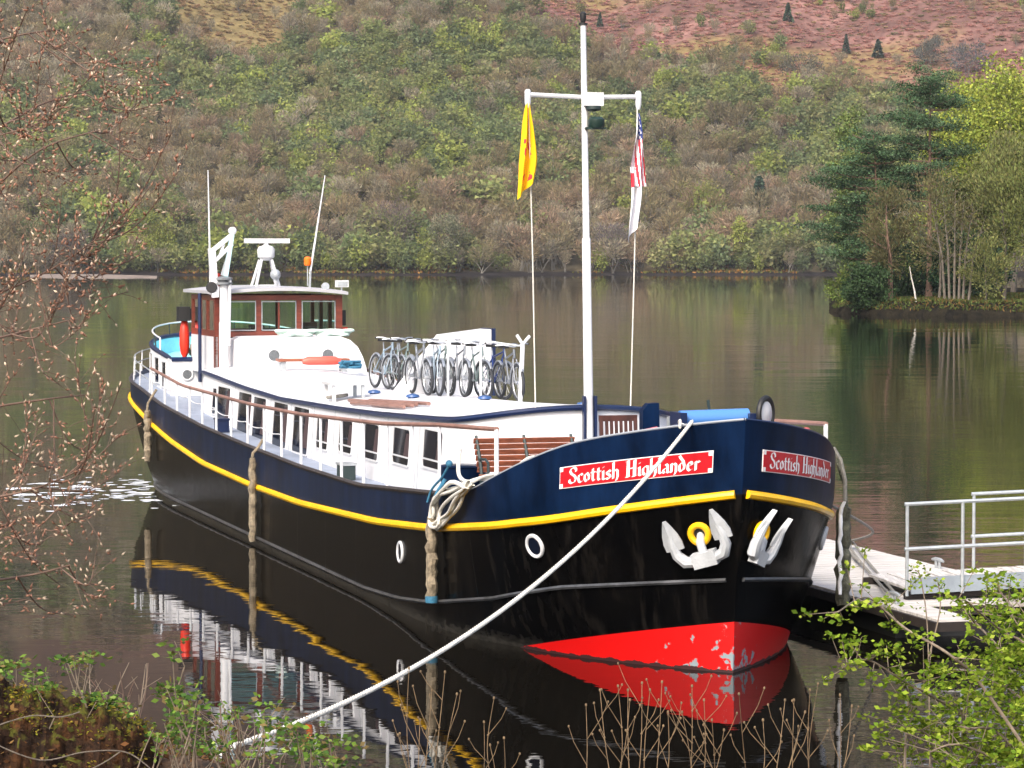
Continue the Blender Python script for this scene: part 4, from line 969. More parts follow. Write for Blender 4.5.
# low walkway rail round the counter stern
us = [u for u in US if 33.5 <= u <= 41.6]
for dz in (.28, .52):
    MB().tube([hullp(1, u, ztop(u) + dz, -.10) for u in us], .014, 5).build('counter_rail', GALV, barge)
for u in (34.5, 36, 37.5, 38.8, 40, 41): MB().tube([hullp(1, u, ztop(u), -.08), hullp(1, u, ztop(u) + .54, -.10)], .016, 5).build('counter_rail_post', WHITE2, barge)

# ------------------------------------------------------------------ side rails
for side in (1, -1):
    u0, u1 = (3.6, 34.3); us = list(np.linspace(u0, u1, 40))
    rz = lambda u: float(np.interp(u, [3.2, 6.6, 10.4, 17, 22, 27, 30, 34.5], [3.19, 3.08, 2.90, 2.73, 2.69, 2.72, 2.74, 2.98]))
    rp = lambda u, z, side=side: (u, side * (plan_top(u) - .09), z)
    o = MB().tube([rp(u, rz(u)) for u in us], .035, 8).build('handrail', HRAIL, barge)
    for i, u in enumerate([3.62, 6.7, 8.4, 10.1, 11.8, 13.5, 15.2, 16.9, 18.7, 20.4, 22.1, 23.9, 25.6, 27.3, 28.9, 30.6, 32.3, 34.2]):
        MB().tube([rp(u, max(zdeck(u), 2.35 if u < 4 else 0)), rp(u, rz(u))], .026 if i else .034, 6).build('rail_post', WHITE2, o)
    if side > 0:
        wp = [u for u in np.linspace(18.6, 32.3, 60)]
        MB().tube([rp(u, zdeck(u) + .52 - .05 * abs(math.sin(u * 1.83))) for u in wp], .012, 4).build('lifeline', WHITE2, o)

# ------------------------------------------------------------------ mast
ms = bpy.data.objects.new('mast', None); C.objects.link(ms); ms.parent = barge
tip = lambda z: (7.25 + .33 * (z - 2.9) / 6.5, 0, z)
MB().tube([tip(2.0), tip(3.5), tip(5.9), tip(5.92), tip(9.25)], [.075, .075, .068, .054, .045], 12).build('pole', WHITE2, ms)
mb = MB()
for sg in (1, -1): mb.box((7.16, sg * .074, 1.9), (7.27, sg * .105, 3.46))
mb.build('tabernacle', NAVYTRIM, ms)
MB().tube([(7.53, .91, 8.13), (7.53, .06, 8.10), (7.53, -.06, 8.10), (7.53, -.89, 8.12)], .035, 8).build('crosstree', WHITE2, ms)
for n in (.91, -.89): MB().lathe([(.03, -.20), (.05, -.12), (.05, .06), (.03, .09)], (7.53, n, 8.12), n=10).build('block', WHITE2, ms)
lb = MB().box((7.36, .03, 7.96), (7.50, -.27, 8.17)).build('lantern', WHITE2, ms)
MB().lathe([(.08, 0), (.12, .03), (.12, .08)], (7.42, -.12, 7.88), n=12).build('lantern_base', IRON, lb)
mb = MB(); mb.lathe([(.10, -.01), (.13, .03), (.13, .13), (.09, .17)], (7.40, -.16, 7.62), n=14); mb.box((7.34, .02, 7.60), (7.5, -.3, 7.63)); mb.build('horn', mat('dark_green_paint', (.012, .03, .025), .35), ms)
mb = MB(); mb.lathe([(.07, 9.22), (.07, 9.25), (.03, 9.26), (.045, 9.3), (.05, 9.36), (.05, 9.40), (.02, 9.43)], (7.58, 0, 0), n=12); mb.build('masthead_lamp', BLACKR, ms)

# foredeck fittings that belong to the barge
mb = MB(); mb.tube([(2.1, .28, 3.36), (2.1, -.72, 3.38)], .125, 14); mb.build('windlass_drum', mat('sky_blue_paint', (.07, .20, .50), .3), barge)
mb = MB(); mb.box((1.9, .34, 2.1), (2.35, .24, 3.46)); mb.box((1.9, -.68, 2.1), (2.35, -.78, 3.44)); mb.build('windlass_frame', NAVYTRIM, barge)
mb = MB(); mb.prism([(3.0, .54, 2.1), (3.0, .52, 3.44), (3.0, .44, 3.54), (3.0, .28, 3.55), (3.0, .24, 2.1)], (.16, 0, 0)); mb.build('vent_cowl', NAVY, barge)
mb = MB(); mb.box((2.6, .20, 3.1), (2.9, -.1, 3.36)); mb.build('winch_motor', GALV, barge)
mb = MB(); mb.tube([(2.2, -.20, 3.4), (2.2, -.17, 3.62)], .022, 6); mb.build('control_lever', IRON, barge)
w_ = MB().torus((2.0, -.95, 3.43), .22, .04, (.72, .69, 0), 22, 8).build('brake_wheel', BLACKR, barge)
mb = MB(); mb.lathe([(.05, -.05), (.17, -.02), (.17, .02), (.05, .05)], (2.0, -.95, 3.43), (.72, .69, 0), 16); mb.build('wheel_disc', WHITE2, w_)
for dn in (.0, -.14): MB().lathe([(.07, 2.0), (.07, 3.22), (.10, 3.25), (.10, 3.32), (.05, 3.34)], (1.35, .55 + dn * 2, 0), n=12).build('bollard', NAVYTRIM, barge)

# roof fittings: blue mushroom vents, bench box
for s, n in [(19.2, .62), (16.4, .55), (14.3, -.25), (11.4, -1.2)]:
    z = roofz(s, n); MB().lathe([(.08, 0), (.09, .03), (.13, .04), (.11, .08), (.03, .10)], (s, n, z), n=14).build('mushroom_vent', mat('mid_blue_paint', (.03, .08, .22), .4), barge)

#PART3
# ------------------------------------------------------------------ loose things aboard
# anchors stowed in the hawse rings
def anchor(side, label, m, cant):
    p, t, n, up = hull_frame(side, .33 if side > 0 else .26, 1.90)
    if t.x > 0: t = -t                                   # t towards the bow
    base = p; rt = thing('anchor', label, 'anchor', (p.x, p.y, p.z), group='stocked anchors at the bow')
    ca, sa = math.cos(cant), math.sin(cant)
    x_ = .86; xs_ = x_ if side > 0 else .56
    def Q(x, y, o): x, y, o = x * xs_, y * x_, o * x_; return p + t * (x * ca - y * sa) + up * (x * sa + y * ca) + n * o
    MB().tube([Q(0, .02, -.05), Q(0, -.12, .14), Q(0, -.36, .16)], [.055, .06, .06], 10).build('shank', m, rt)
    mb = MB(); mb.bar(Q(-.20, -.38, .16), Q(.20, -.38, .16), .20, .15, up=n); mb.tube([Q(-.26, -.40, .17), Q(.26, -.40, .17)], .05, 8); mb.build('crown', m, rt)
    for sx in (-1, 1):
        a = MB().tube([Q(sx * .18, -.40, .16), Q(sx * .33, -.36, .17), Q(sx * .42, -.22, .19), Q(sx * .43, -.02, .22), Q(sx * .40, .16, .25)], [.07, .085, .075, .06, .04], 9).build('arm', m, rt)
        # leaf shaped palm with a raised spine
        c = lambda y, wd, o: [Q(sx * (.415 - .03 * max(0, y)) - wd, y, o), Q(sx * (.415 - .03 * max(0, y)), y, o + .05), Q(sx * (.415 - .03 * max(0, y)) + wd, y, o)]
        rows = [c(-.13, .15, .20), c(.00, .155, .22), c(.14, .125, .25), c(.27, .075, .28), c(.38, .025, .31)]; vs = []; fs = []
        for r in rows: vs += r + [q - n * .03 for q in (r[0], r[2])]
        for i in range(len(rows) - 1):
            j = 5 * i; k = j + 5; fs += [(j, j + 1, k + 1, k), (j + 1, j + 2, k + 2, k + 1), (j, k, k + 3, j + 3), (j + 2, j + 4, k + 4, k + 2), (j + 3, k + 3, k + 4, j + 4)]
        fs += [(0, 3, 4, 2, 1), (20, 21, 22, 24, 23)]
        MB().add(vs, fs).build('fluke', m, rt)
anchor(1, 'white painted anchor hanging flukes up below the larger name board', ANCH, .28)
anchor(-1, 'white grey anchor seen from the side below the smaller name board', ANCH, .34)

# rope fenders
def fender(side, u, z0, z1, r, m, label, tie=ROPEB, ztie=None, dx=0.0):
    pts = []; k = 14
    for i in range(k + 1):
        z = z0 + (z1 - z0) * i / k; p = hullp(side, u, min(z, zyel(u)) if z > zyel(u) else zyel(u) - .0, .0); q = hullp(side, u, z, 0)
        o = max(abs(p.y), abs(q.y)) + r + .05; pts.append(Vector((u + .03 * math.sin(i * 1.7) + dx * (1 - i / k), side * (o + .012 * math.sin(i * 2.3)), z)))
    rt = thing('rope_fender', label, 'fender', tuple(pts[0]), group='rope fenders along the hull')
    MB().tube(pts, [r * (.75 if i in (0, k) else 1 + .12 * math.sin(i * 2.9)) for i in range(k + 1)], 9).build('rope_body', m, rt)
    zt = ztie or ztop(u) + .2; e = Vector((u, side * (abs(hullp(side, u, ztop(u)).y) + .02), ztop(u) + .03))
    MB().tube([pts[-1], (pts[-1] + e) / 2 + Vector((0, side * .04, 0)), e, (u, side * (plan_top(u) - .09), zt)], .03, 6).build('lanyard', tie, rt)
    if tie is ROPEB: MB().lathe([(r * 1.1, 0), (r * 1.15, .05), (r * 1.1, .10)], pts[0], n=10).build('whipping', tie, rt)
fender(1, 6.35, .42, 1.72, .085, ROPED, 'long brown rope fender with blue lashing hanging nearest the bow')
fender(1, 20.5, .06, 1.70, .075, ROPED, 'long brown rope fender hanging amidships under the tall windows', ROPED)
fender(1, 33.5, .80, 2.0, .085, ROPED, 'short grey brown rope fender hanging near the stern', ROPED)
fender(-1, 3.2, .55, 2.0, .11, ROPEG, 'thick green grey rope fender squeezed between the bow and the pontoon', ROPEG)
fender(-1, 2.9, .75, 2.1, .03, mat('white_fender_vinyl', (.75, .76, .78), .5), 'thin white fender beside the green one at the pontoon', ROPEC)

# ropes
def bez(pts, k=24):
    pts = [Vector(p) for p in pts]; out = []
    P = [pts[0]] + pts + [pts[-1]]
    for i in range(len(pts) - 1):
        a, b, c, d = P[i], P[i + 1], P[i + 2], P[i + 3]
        for j in range(k):
            t = j / k; out.append(.5 * ((2 * b) + (c - a) * t + (2 * a - 5 * b + 4 * c - d) * t * t + (3 * b - a - 3 * c + d) * t ** 3))
    out.append(pts[-1]); return out
A = W(*hullp(1, .46, ztop(.46) + .05, -.06)); Bp = at(236, 745, 25.8)
m1 = A.lerp(Bp, .5); m1.z -= .10
mb = MB(); ln = (Bp - A).normalized(); e1 = ln.cross(Vector((0, 0, 1))).normalized(); e2 = e1.cross(ln); NS = 760
for k in range(3):
    mb.tube([A.lerp(Bp, f) - Vector((0, 0, 2.35 * f * (1 - f) if f < 1 else 0)) + (e1 * math.cos(f * 470 + k * 2.094) + e2 * math.sin(f * 470 + k * 2.094)) * .0135 for f in np.linspace(0, 1.05, NS)], .0145, 6)
solo(mb, 'mooring_line', ROPEW, 'thick white mooring line stretched from the bow down to the near bank', 'rope', tuple(Bp), ship=False)
mb = MB(); mb.tube(bez([(.58, .80, 3.34), (.8, .72, 3.42), (1.1, .62, 3.36), (.95, .45, 3.3)], 8), .02, 6)
solo(mb, 'turned_rope', ROPEW, 'pale rope end turned round the bow bollard at the fairlead', 'rope', (1, .6, 3.2))
mb = MB()      # coil hanging over the side by the low deck
rg = random.Random(4)
for k in range(6):
    q = lambda a, b: (a + rg.uniform(-.22, .22), plan_top(5.5) + .05 + .022 * k + rg.uniform(-.01, .02), b + rg.uniform(-.07, .07))
    lp = [q(4.35, 2.36), q(5.1, 2.26), q(5.9, 2.06), q(6.4, 1.82), q(6.35, 1.64), q(5.95, 1.62), q(5.45, 1.82), q(4.9, 2.08)]
    lp = bez(lp + [lp[0]], 5)[:-1]; mb.tube(lp, .026, 7, closed=True)
for k in range(4):
    mb.tube(bez([(5.3 - .2 * k, 2.58, 2.22 + .04 * k), (5.0 - .2 * k, 2.46, 2.36 + .03 * k), (4.2 - .3 * k, 2.40, 2.42 + .06 * k), (3.6 - .25 * k, 2.27 - .02 * k, 2.52 + .10 * k), (2.9 - .1 * k, 2.05, 2.62 + .05 * k)], 8), .026, 7)
mb.tube(bez([(6.4, 2.3, 2.72), (6.3, 2.35, 2.4), (5.9, 2.4, 2.3), (5.4, 2.42, 2.3)], 8), .032, 6)
solo(mb, 'rope_coil', ROPEW, 'loose coil of pale rope draped over the bulwark beside the blue drum', 'rope', (5.8, 2.5, 1.9))
mb = MB(); mb.ball((6.2, 2.52, 2.52), .055, 10); mb.tube(bez([(6.2, 2.52, 2.5), (6.4, 2.58, 2.3), (6.7, 2.66, 2.1), (6.75, 2.72, 1.9)], 8), .018, 6)
solo(mb, 'blue_lashing', ROPEB, 'bright blue rope knotted to the rail above the forward fender', 'rope', (6.9, 2.55, 2.0))
# blue drum
dr = thing('blue_drum', 'dark blue drum standing on the side deck ahead of the last window', 'drum', (7.3, 2.0, 1.95))
MB().lathe([(.33, 1.96), (.36, 2.0), (.36, 2.18), (.38, 2.20), (.36, 2.22), (.36, 2.38), (.38, 2.40), (.35, 2.42), (.0, 2.42)], (7.3, 2.0, 0), n=24).build('drum_shell', NAVY, dr)

# foredeck furniture
def bench(s, n0, n1, label):
    z0 = 1.90; t = thing('garden_bench', label, 'bench', (s, (n0 + n1) / 2, z0))
    ends = [n0, (n0 + n1) / 2, n1]
    for n in ends:
        MB().tube([(s - .28, n, z0), (s - .24, n, z0 + .40), (s + .12, n, z0 + .42), (s + .21, n, z0 + .62), (s + .45, n, z0 + 1.0)], [.03, .028, .026, .028, .024], 7).build('iron_frame', IRON, t)
        o = MB().tube([(s - .26, n, z0 + .38), (s - .25, n, z0 + .63), (s - .1, n, z0 + .68), (s + .22, n, z0 + .66)], .022, 7).build('armrest', IRON, t)
        MB().tube([(s + .1, n, z0 + .42), (s + .26, n, z0)], .026, 7).build('leg', IRON, t)
    for k in range(5): MB().bar((s - .24 + .085 * k, n0 + .04, z0 + .43), (s - .24 + .085 * k, n1 - .04, z0 + .43), .07, .022).build('seat_slat', TEAK, t)
    for k in range(6):
        f = .12 + .15 * k; MB().bar((s + .155 + .30 * f, n0 + .05, z0 + .44 + .56 * f), (s + .155 + .30 * f, n1 - .05, z0 + .44 + .56 * f), .022, .082, up=(-.42, 0, .9)).build('back_slat', TEAK, t)
bench(6.2, 1.98, .48, 'long teak slatted bench with green iron ends standing before the deckhouse')
tb = thing('deck_table', 'low reddish wooden table between the bench and the mast', 'table', (4.7, .62, 2.0))
for k in range(5): MB().bar((4.35 + .16 * k, .28, 2.86), (4.35 + .16 * k, 1.0, 2.86), .15, .03).build('top_plank', TEAK, tb)
for ds, dn in ((4.42, .36), (4.42, .92), (4.92, .36), (4.92, .92)): MB().bar((ds, dn, 2.0), (ds, dn, 2.845), .05, .05).build('leg', DTEAK, tb)
ch = thing('slatted_chair', 'dark teak chair with upright back slats standing by the mast', 'chair', (5.2, -.22, 2.0))
for n in (.34, -.20):
    MB().bar((5.45, n, 2.0), (5.55, n, 3.20), .05, .05).build('leg', DTEAK, ch); MB().bar((4.95, n, 2.0), (4.95, n, 2.62), .05, .05).build('leg', DTEAK, ch)
    MB().bar((4.9, n, 2.66), (5.5, n, 2.68), .06, .03).build('armrest', DTEAK, ch)
MB().bar((5.56, .37, 3.20), (5.56, -.23, 3.20), .035, .09).build('top_rail', DTEAK, ch); MB().bar((5.50, .34, 2.62), (5.50, -.20, 2.62), .03, .06).build('back_rail', DTEAK, ch)
for k in range(6): n = .26 - .075 * k; MB().bar((5.50, n - .01, 2.62), (5.555, n - .01, 3.18), .05, .018, up=(1, 0, 0)).build('back_slat', DTEAK, ch)
for k in range(5): MB().bar((4.95 + .12 * k, .32, 2.44), (4.95 + .12 * k, -.18, 2.44), .1, .02).build('seat_slat', DTEAK, ch)
mb = MB(); mb.tube(bez([(1.9, .5, 3.18), (1.7, .9, 3.2), (2.2, 1.1, 3.12), (2.1, .6, 3.22)], 8), .05, 7); mb.tube(bez([(1.2, -1.0, 3.14), (1.5, -1.35, 3.2), (1.9, -1.5, 3.18), (2.3, -1.4, 3.1)], 8), .05, 7)
solo(mb, 'red_hose', mat('faded_red_hose', (.55, .10, .10), .6), 'faded red hose lying along the bow bulwark', 'hose', (1.7, .3, 3.0))

# bicycles
def rz_(s, n): return roofz(s, n) + .022
BFR = [mat('silver_bike_paint', (.22, .24, .27), .3, .4), mat('dark_blue_bike_paint', (.02, .04, .16), .3), mat('pale_blue_bike_paint', (.26, .34, .42), .35), mat('grey_green_bike_paint', (.14, .19, .19), .35)]
TYRE = mat('bicycle_tyre', (.025, .028, .034), .7); RIM = mat('bicycle_rim', (.45, .47, .5), .3, .7)
def make_bike():
    t = thing('bicycle', 'x', 'bicycle', (0, 0, 0), local=True, group='bicycles racked on the barge roof')
    # local frame: +x aft, front wheel forward
    for x in (-.53, .53):
        wl = MB().torus((x, 0, .34), .315, .03, (0, 1, 0), 28, 7).build('wheel', TYRE, t)
        MB().torus((x, 0, .34), .285, .013, (0, 1, 0), 26, 5).build('rim', RIM, wl)
        mb = MB(); mb.lathe([(.025, -.05), (.03, -.02), (.03, .02), (.025, .05)], (x, 0, .34), (0, 1, 0), 8)
        for k in range(14): a = 2 * pi * k / 14; mb.tube([(x, .02 if k % 2 else -.02, .34), (x + .28 * math.cos(a), 0, .34 + .28 * math.sin(a))], .0035, 4)
        mb.build('spokes', RIM, wl)
        MB().tube([(x + .36 * math.cos(a) * 1.0, 0, .34 + .36 * math.sin(a)) for a in np.linspace(.1 if x > 0 else .5, 2.2 if x > 0 else 2.5, 12)], .018, 5, flat=1.4).build('mudguard', RIM, wl)
    mb = MB(); hd = Vector((-.38, 0, .82)); bb = Vector((-.02, 0, .30)); st_ = Vector((.12, 0, .80)); rx = Vector((.53, 0, .34))
    for a, b, r in [(hd, bb, .020), (hd + Vector((.01, 0, .06)), st_ - Vector((0, 0, .05)), .018), (bb, st_, .018), (hd - Vector((.02, 0, .04)), hd + Vector((.0, 0, .12)), .022)]: mb.tube([a, b], r, 7)
    for y in (.045, -.045): mb.tube([bb, rx + Vector((0, y, 0))], .011, 5); mb.tube([st_ - Vector((0, 0, .06)), rx + Vector((0, y, 0))], .010, 5)
    mb.build('frame', BFR[0], t)
    mb = MB()
    for y in (.05, -.05): mb.tube([(-.40, y * .6, .76), (-.45, y, .60), (-.53, y, .34)], .012, 5)
    mb.build('fork', BFR[0], t)
    MB().tube([(-.28, .31, 1.02), (-.36, .20, 1.03), (-.385, 0, .98), (-.36, -.20, 1.03), (-.28, -.31, 1.02)], .013, 6).build('handlebar', RIM, t)
    mb = MB()
    for y in (.31, -.31): mb.tube([(-.29, y * .75, 1.025), (-.25, y * 1.08, 1.015)], .018, 6)
    mb.build('grips', BLACKR, t)
    MB().tube([(.11, 0, .78), (.15, 0, .93)], .014, 6).build('seat_post', RIM, t)
    MB().prism([(-.02, .03, .945), (.24, .09, .945), (.30, .06, .945), (.30, -.06, .945), (.24, -.09, .945), (-.02, -.03, .945)], (0, 0, .05)).build('saddle', BLACKR, t)
    mb = MB(); mb.lathe([(.09, -.008), (.09, .008)], (-.02, -.06, .30), (0, 1, 0), 16); mb.tube([(-.02, -.07, .30), (.06, -.08, .15)], .01, 5); mb.tube([(-.02, .07, .30), (-.10, .08, .45)], .01, 5); mb.build('crankset', RIM, t)
    return t
bk = make_bike()
def place_bike(first, s, n, rot, lab, mi, lean=.04):
    if first: r = bk; kids = None
    else:
        r = bk.copy(); C.objects.link(r)
        for c0 in list(bk.children):
            c = c0.copy(); C.objects.link(c); c.parent = r
            for g0 in c0.children: g = g0.copy(); C.objects.link(g); g.parent = c
    r.location = W(s, n, rz_(s, n) + .005); r.rotation_euler = (lean, 0, HEAD + rot); r['label'] = lab
    for c in r.children:
        if c.name.split('.')[0] in ('frame', 'fork'):
            if not first: c.material_slots[0].link = 'OBJECT'; c.material_slots[0].material = BFR[mi]
for i, (s, n, rot, mi, lab) in enumerate([
    (17.8, .06, .05, 0, 'silver bicycle at the wheelhouse end of the front roof rack'),
    (17.35, -.08, -.03, 2, 'pale blue framed bicycle second in the front roof rack'),
    (17.65, -.32, .06, 3, 'grey green bicycle third in the front roof rack'),
    (16.85, -.40, .02, 0, 'silver bicycle before the middle of the white sloping board'),
    (16.35, -.66, .10, 3, 'grey green bicycle beside the blue edge of the white board'),
    (16.25, -.94, .16, 1, 'blue bicycle leaning at the blue edge of the white board'),
    (15.45, -1.03, .05, 0, 'silver bicycle touching the forked white rack post'),
    (21.2, -.05, .12, 2, 'pale blue framed bicycle furthest aft behind the sloping board'),
    (20.9, -.22, .06, 0, 'silver bicycle just behind the sloping board'),
    (20.45, -.16, .16, 3, 'grey green bicycle in the aft group with its wheel turned'),
    (20.2, -.55, .05, 0, 'silver bicycle mostly hidden behind the white board'),
    (20.6, -.85, .12, 1, 'dark blue bicycle at the far side of the aft group')]):
    place_bike(i == 0, s, n, rot, lab, mi, lean=.05 * (1 if i % 2 else -1))
# rack
rk = thing('bicycle_rack', 'white tubular bicycle rack with a forked end post on the roof', 'rack', (15.4, -.3, 3.0))
MB().tube([(15.6, .15, 4.07), (15.2, -.4, 4.12), (14.7, -1.02, 4.02)], .016, 6).build('top_bar', GALV, rk)
for s, n in ((15.55, .1), (15.2, -.42)): MB().tube([(s, n, rz_(s, n)), (s, n, 4.08)], .022, 7).build('post', WHITE2, rk)
ep = MB().tube([(14.7, -1.02, rz_(14.7, -1.02)), (14.68, -1.06, 4.05)], .042, 8).build('post', WHITE2, rk)
mb = MB(); mb.tube([(14.68, -.95, 4.22), (14.68, -1.06, 4.05)], .03, 7); mb.tube([(14.68, -1.19, 4.20), (14.68, -1.06, 4.05)], .03, 7); mb.build('fork', WHITE2, ep)
# white sloping board with a blue edge
wb = thing('sloping_hatch', 'white sloping hatch board with a blue edge rising between the bicycles', 'hatch', (18.4, -.6, 3.0))
MB().prism([(18.4, .30, 2.98), (18.4, -.62, 4.12), (18.4, -1.5, 4.23), (18.4, -1.5, 2.94)], (.8, 0, 0)).build('board', WHITE, wb, smooth=False)
MB().box((18.38, -1.505, 2.96), (19.2, -1.58, 4.25)).build('edge', NAVYTRIM, wb)

# things lying on the roof
t = thing('low_table', 'low white table standing on the roof near the rail', 'table', (18.6, 1.3, 2.9))
MB().box((18.2, 1.70, 3.20), (19.0, .98, 3.25)).build('table_top', WHITE2, t)
for s, n in ((18.26, 1.62), (18.94, 1.62), (18.26, 1.06), (18.94, 1.06)): MB().box((s - .03, n - .03, rz_(s, n)), (s + .03, n + .03, 3.198)).build('leg', GALV if n < 1.1 else WHITE2, t)
mb = MB(); mb.tube(bez([(18.8, 1.6, 2.95), (18.6, 1.3, 3.0), (18.4, 1.5, 2.98), (18.7, 1.65, 2.95)], 6), .035, 6)
solo(mb, 'grey_line', ROPEC, 'grey line lying under the low white roof table', 'rope', (18.6, 1.4, 2.95))
t = thing('plank_seat', 'brown varnished plank seat in front of the two round vents', 'seat', (28.6, -.1, 3.1))
MB().box((28.4, .62, 3.30), (28.8, -.98, 3.36)).build('plank', TEAK, t)
for n in (.5, -.88): MB().box((28.45, n + .07, rz_(28.5, n)), (28.75, n - .05, 3.295)).build('support', GALV, t)
mb = MB(); mb.tube([(28.0, .18, 3.31), (28.0, .05, 3.33), (28.0, -.55, 3.33), (28.0, -.68, 3.31)], [.06, .10, .10, .06], 10)
solo(mb, 'red_roll', mat('coral_plastic', (.75, .10, .07), .45), 'coral red roll lying before the plank seat', 'roll', (28, -.2, 3.3))
mb = MB(); rg = random.Random(9)
for k in range(5): mb.tube(bez([(27.3 + rg.random() * .4, -.55 - .5 * rg.random(), 3.20 + .03 * k) for _ in range(6)], 6), .035, 6)
mb.tube(bez([(27.5, -.7, 3.2), (27.8, -1.0, 3.2), (28.6, -1.2, 3.16), (29.2, -1.2, 3.16)], 6), .03, 6)
solo(mb, 'blue_rope_heap', ROPEB, 'tangle of bright blue rope on the roof beside the red roll', 'rope', (27.5, -.8, 3.15))
mb = MB(); rg = random.Random(2)
for c in (-.1, -.95):
    for k in range(4): mb.tube([(30.0 + .12 * math.sin(t * 2 + k), c + (.36 + .04 * k) * math.cos(t), 3.845 + .035 * k + .012 * math.sin(3 * t)) for t in np.linspace(0, 2 * pi, 22)[:-1]], .028, 6, closed=True)
solo(mb, 'hose_coils', mat('pale_green_hose', (.55, .68, .62), .5), 'pale green hose coils lying on the white trunk under the wheelhouse windows', 'hose', (30, -.5, 3.85))
t = thing('pole_bundle', 'bundle of weathered boat poles lying along the roof edge', 'poles', (13.5, 1.3, 2.95))
for k, (a, b) in enumerate([((16.6, 1.66), (12.9, 1.42)), ((17.4, 1.52), (13.1, 1.30)), ((16.4, 1.36), (12.7, 1.18)), ((15.2, 1.60), (13.0, 1.55))]):
    MB().tube([(a[0], a[1], rz_(*a) + .05), (b[0], b[1], rz_(*b) + .05)], .034, 7).build('pole', HRAIL, t)
# side deck boxes
for s, n, lab in [(26.3, 2.30, 'small navy locker on the side deck beside the aft tall windows'), (14.2, 2.30, 'small grey locker on the side deck below the forward windows')]:
    z = zdeck(s); t = thing('deck_locker', lab, 'locker', (s, n, z)); MB().box((s - .22, n - .12, z + .01), (s + .22, n + .12, z + .26)).build('body', NAVYTRIM if s > 20 else IRON, t); MB().box((s - .24, n - .14, z + .262), (s + .24, n + .14, z + .30)).build('lid', NAVYTRIM if s > 20 else GALV, t)
# outboard motor stowed upright on the stern deck
t = thing('outboard_motor', 'black topped outboard motor in a red cover standing on the stern deck', 'motor', (35.2, 1.55, 3.0))
mb = MB(); mb.lathe([(.05, 3.2), (.10, 3.3), (.125, 3.5), (.12, 3.8), (.08, 4.06), (.05, 4.10)], (35.2, 1.58, 0), n=14); mb.build('cover', REDPL, t)
mb = MB(); mb.box((35.0, 1.74, 4.08), (35.4, 1.47, 4.42)); mb.box((35.02, 1.465, 4.12), (35.4, 1.30, 4.38)); mb.build('cowl', BLACKR, t)
mb = MB(); rg = random.Random(5)
for k in range(7): mb.tube(bez([(35.2 + rg.uniform(-.2, .2), 1.25 + rg.uniform(-.25, .2), 3.1 + rg.random() * .55) for _ in range(4)], 6), .035, 6)
solo(mb, 'tackle_heap', ROPED, 'heap of brown rope and tackle beside the red covered motor', 'rope', (35.2, 1.2, 3.1))

# flags and halyards
def flag(name, label, n0, ztp, zbt, wid, cfun, mats, seed, cat='flag', lean=0.0, tipf=None):
    t = thing(name, label, cat, (7.5, n0, zbt)); rows, cols = 64, 40; vs = []; fs = []; mi = []
    r_ = random.Random(seed); ph = r_.random() * 6
    for i in range(rows + 1):
        b = i / rows; wv = wid(b)
        for j in range(cols + 1):
            a = j / cols; zz = ztp + (zbt - ztp) * b + (tipf(a) * b ** 3 if tipf else 0)
            x = n0 + lean * b - (a - .5) * wv + .02 * math.sin(b * 5 + ph); dpt = .075 * math.sin(a * 9.5 + b * 2.2 + ph) * min(1, b * 3 + .2)
            vs.append((7.5 + dpt, x, zz))
    for i in range(rows):
        for j in range(cols):
            q = i * (cols + 1) + j; fs.append((q, q + 1, q + cols + 2, q + cols + 1)); mi.append(cfun((j + .5) / cols, (i + .5) / rows))
    mb = MB(); mb.add(vs, fs); mb.m = mi; mb.build('cloth', mats, t); return t
FY = mat('yellow_flag_cloth', (.78, .46, .0), .85); FR = mat('red_flag_cloth', (.62, .03, .05), .85); FW = mat('white_flag_cloth', (.80, .80, .83), .85); FB = mat('blue_flag_cloth', (.03, .05, .20), .85)
def cy(a, b):
    s = math.sin(a * 17 + 3 * math.sin(b * 9)) + math.sin(b * 46 + a * 7) + .6 * math.sin(a * 31 - b * 22)
    if .40 < b < .60 and .12 < a < .75 and s > .75: return 1
    if .80 < b < .90 and .2 < a < .95 and s > .55: return 1
    return 0
flag('yellow_flag', 'limp yellow flag with red markings hanging from the arm left of the mast', .90, 8.0, 6.62, lambda b: .05 + .24 * min(1, b * 1.5), cy, [FY, FR], 3, tipf=lambda a: .30 * a - .12, lean=.05)
def cu(a, b):
    if b < .36: return (0 if (int(a * 14 + int(b * 60) % 2) + int(b * 60)) % 3 == 0 and a < .62 else 2) if a > .12 else 0
    return 1 if math.sin((a - .35 * b) * 34 + b * 3) > 0 and a > .30 + .25 * (b - .5) else 0
flag('striped_flag', 'limp flag with starred blue corner and red stripes hanging right of the mast', -.87, 7.86, 6.72, lambda b: .05 + .22 * min(1, b * 1.4), cu, [FW, FR, FB], 5, lean=-.03)
def cw(a, b): return 1 if (.1 < b < .32 and a < .28) else (2 if (a > .86 and b > .3) else 0)
flag('white_flag', 'limp white flag with a red patch hanging below the striped flag', -.84, 7.02, 6.02, lambda b: .17 + .06 * b, cw, [FW, FR, FB], 9, lean=.01, tipf=lambda a: .35 * a - .18)
for n, nb, zt_, lab in [(.90, .72, 8.0, 'thin halyard of the yellow flag running down to the roof'), (-.87, -.84, 8.0, 'thin halyard of the striped flag running down to the roof')]:
    mb = MB(); mb.tube([(7.52, n, zt_), (7.6, (n + nb) / 2, 5.6), (7.75, nb, 3.22)], .012, 5); solo(mb, 'halyard', ROPEW, lab, 'rope', (7.7, nb, 3.2))

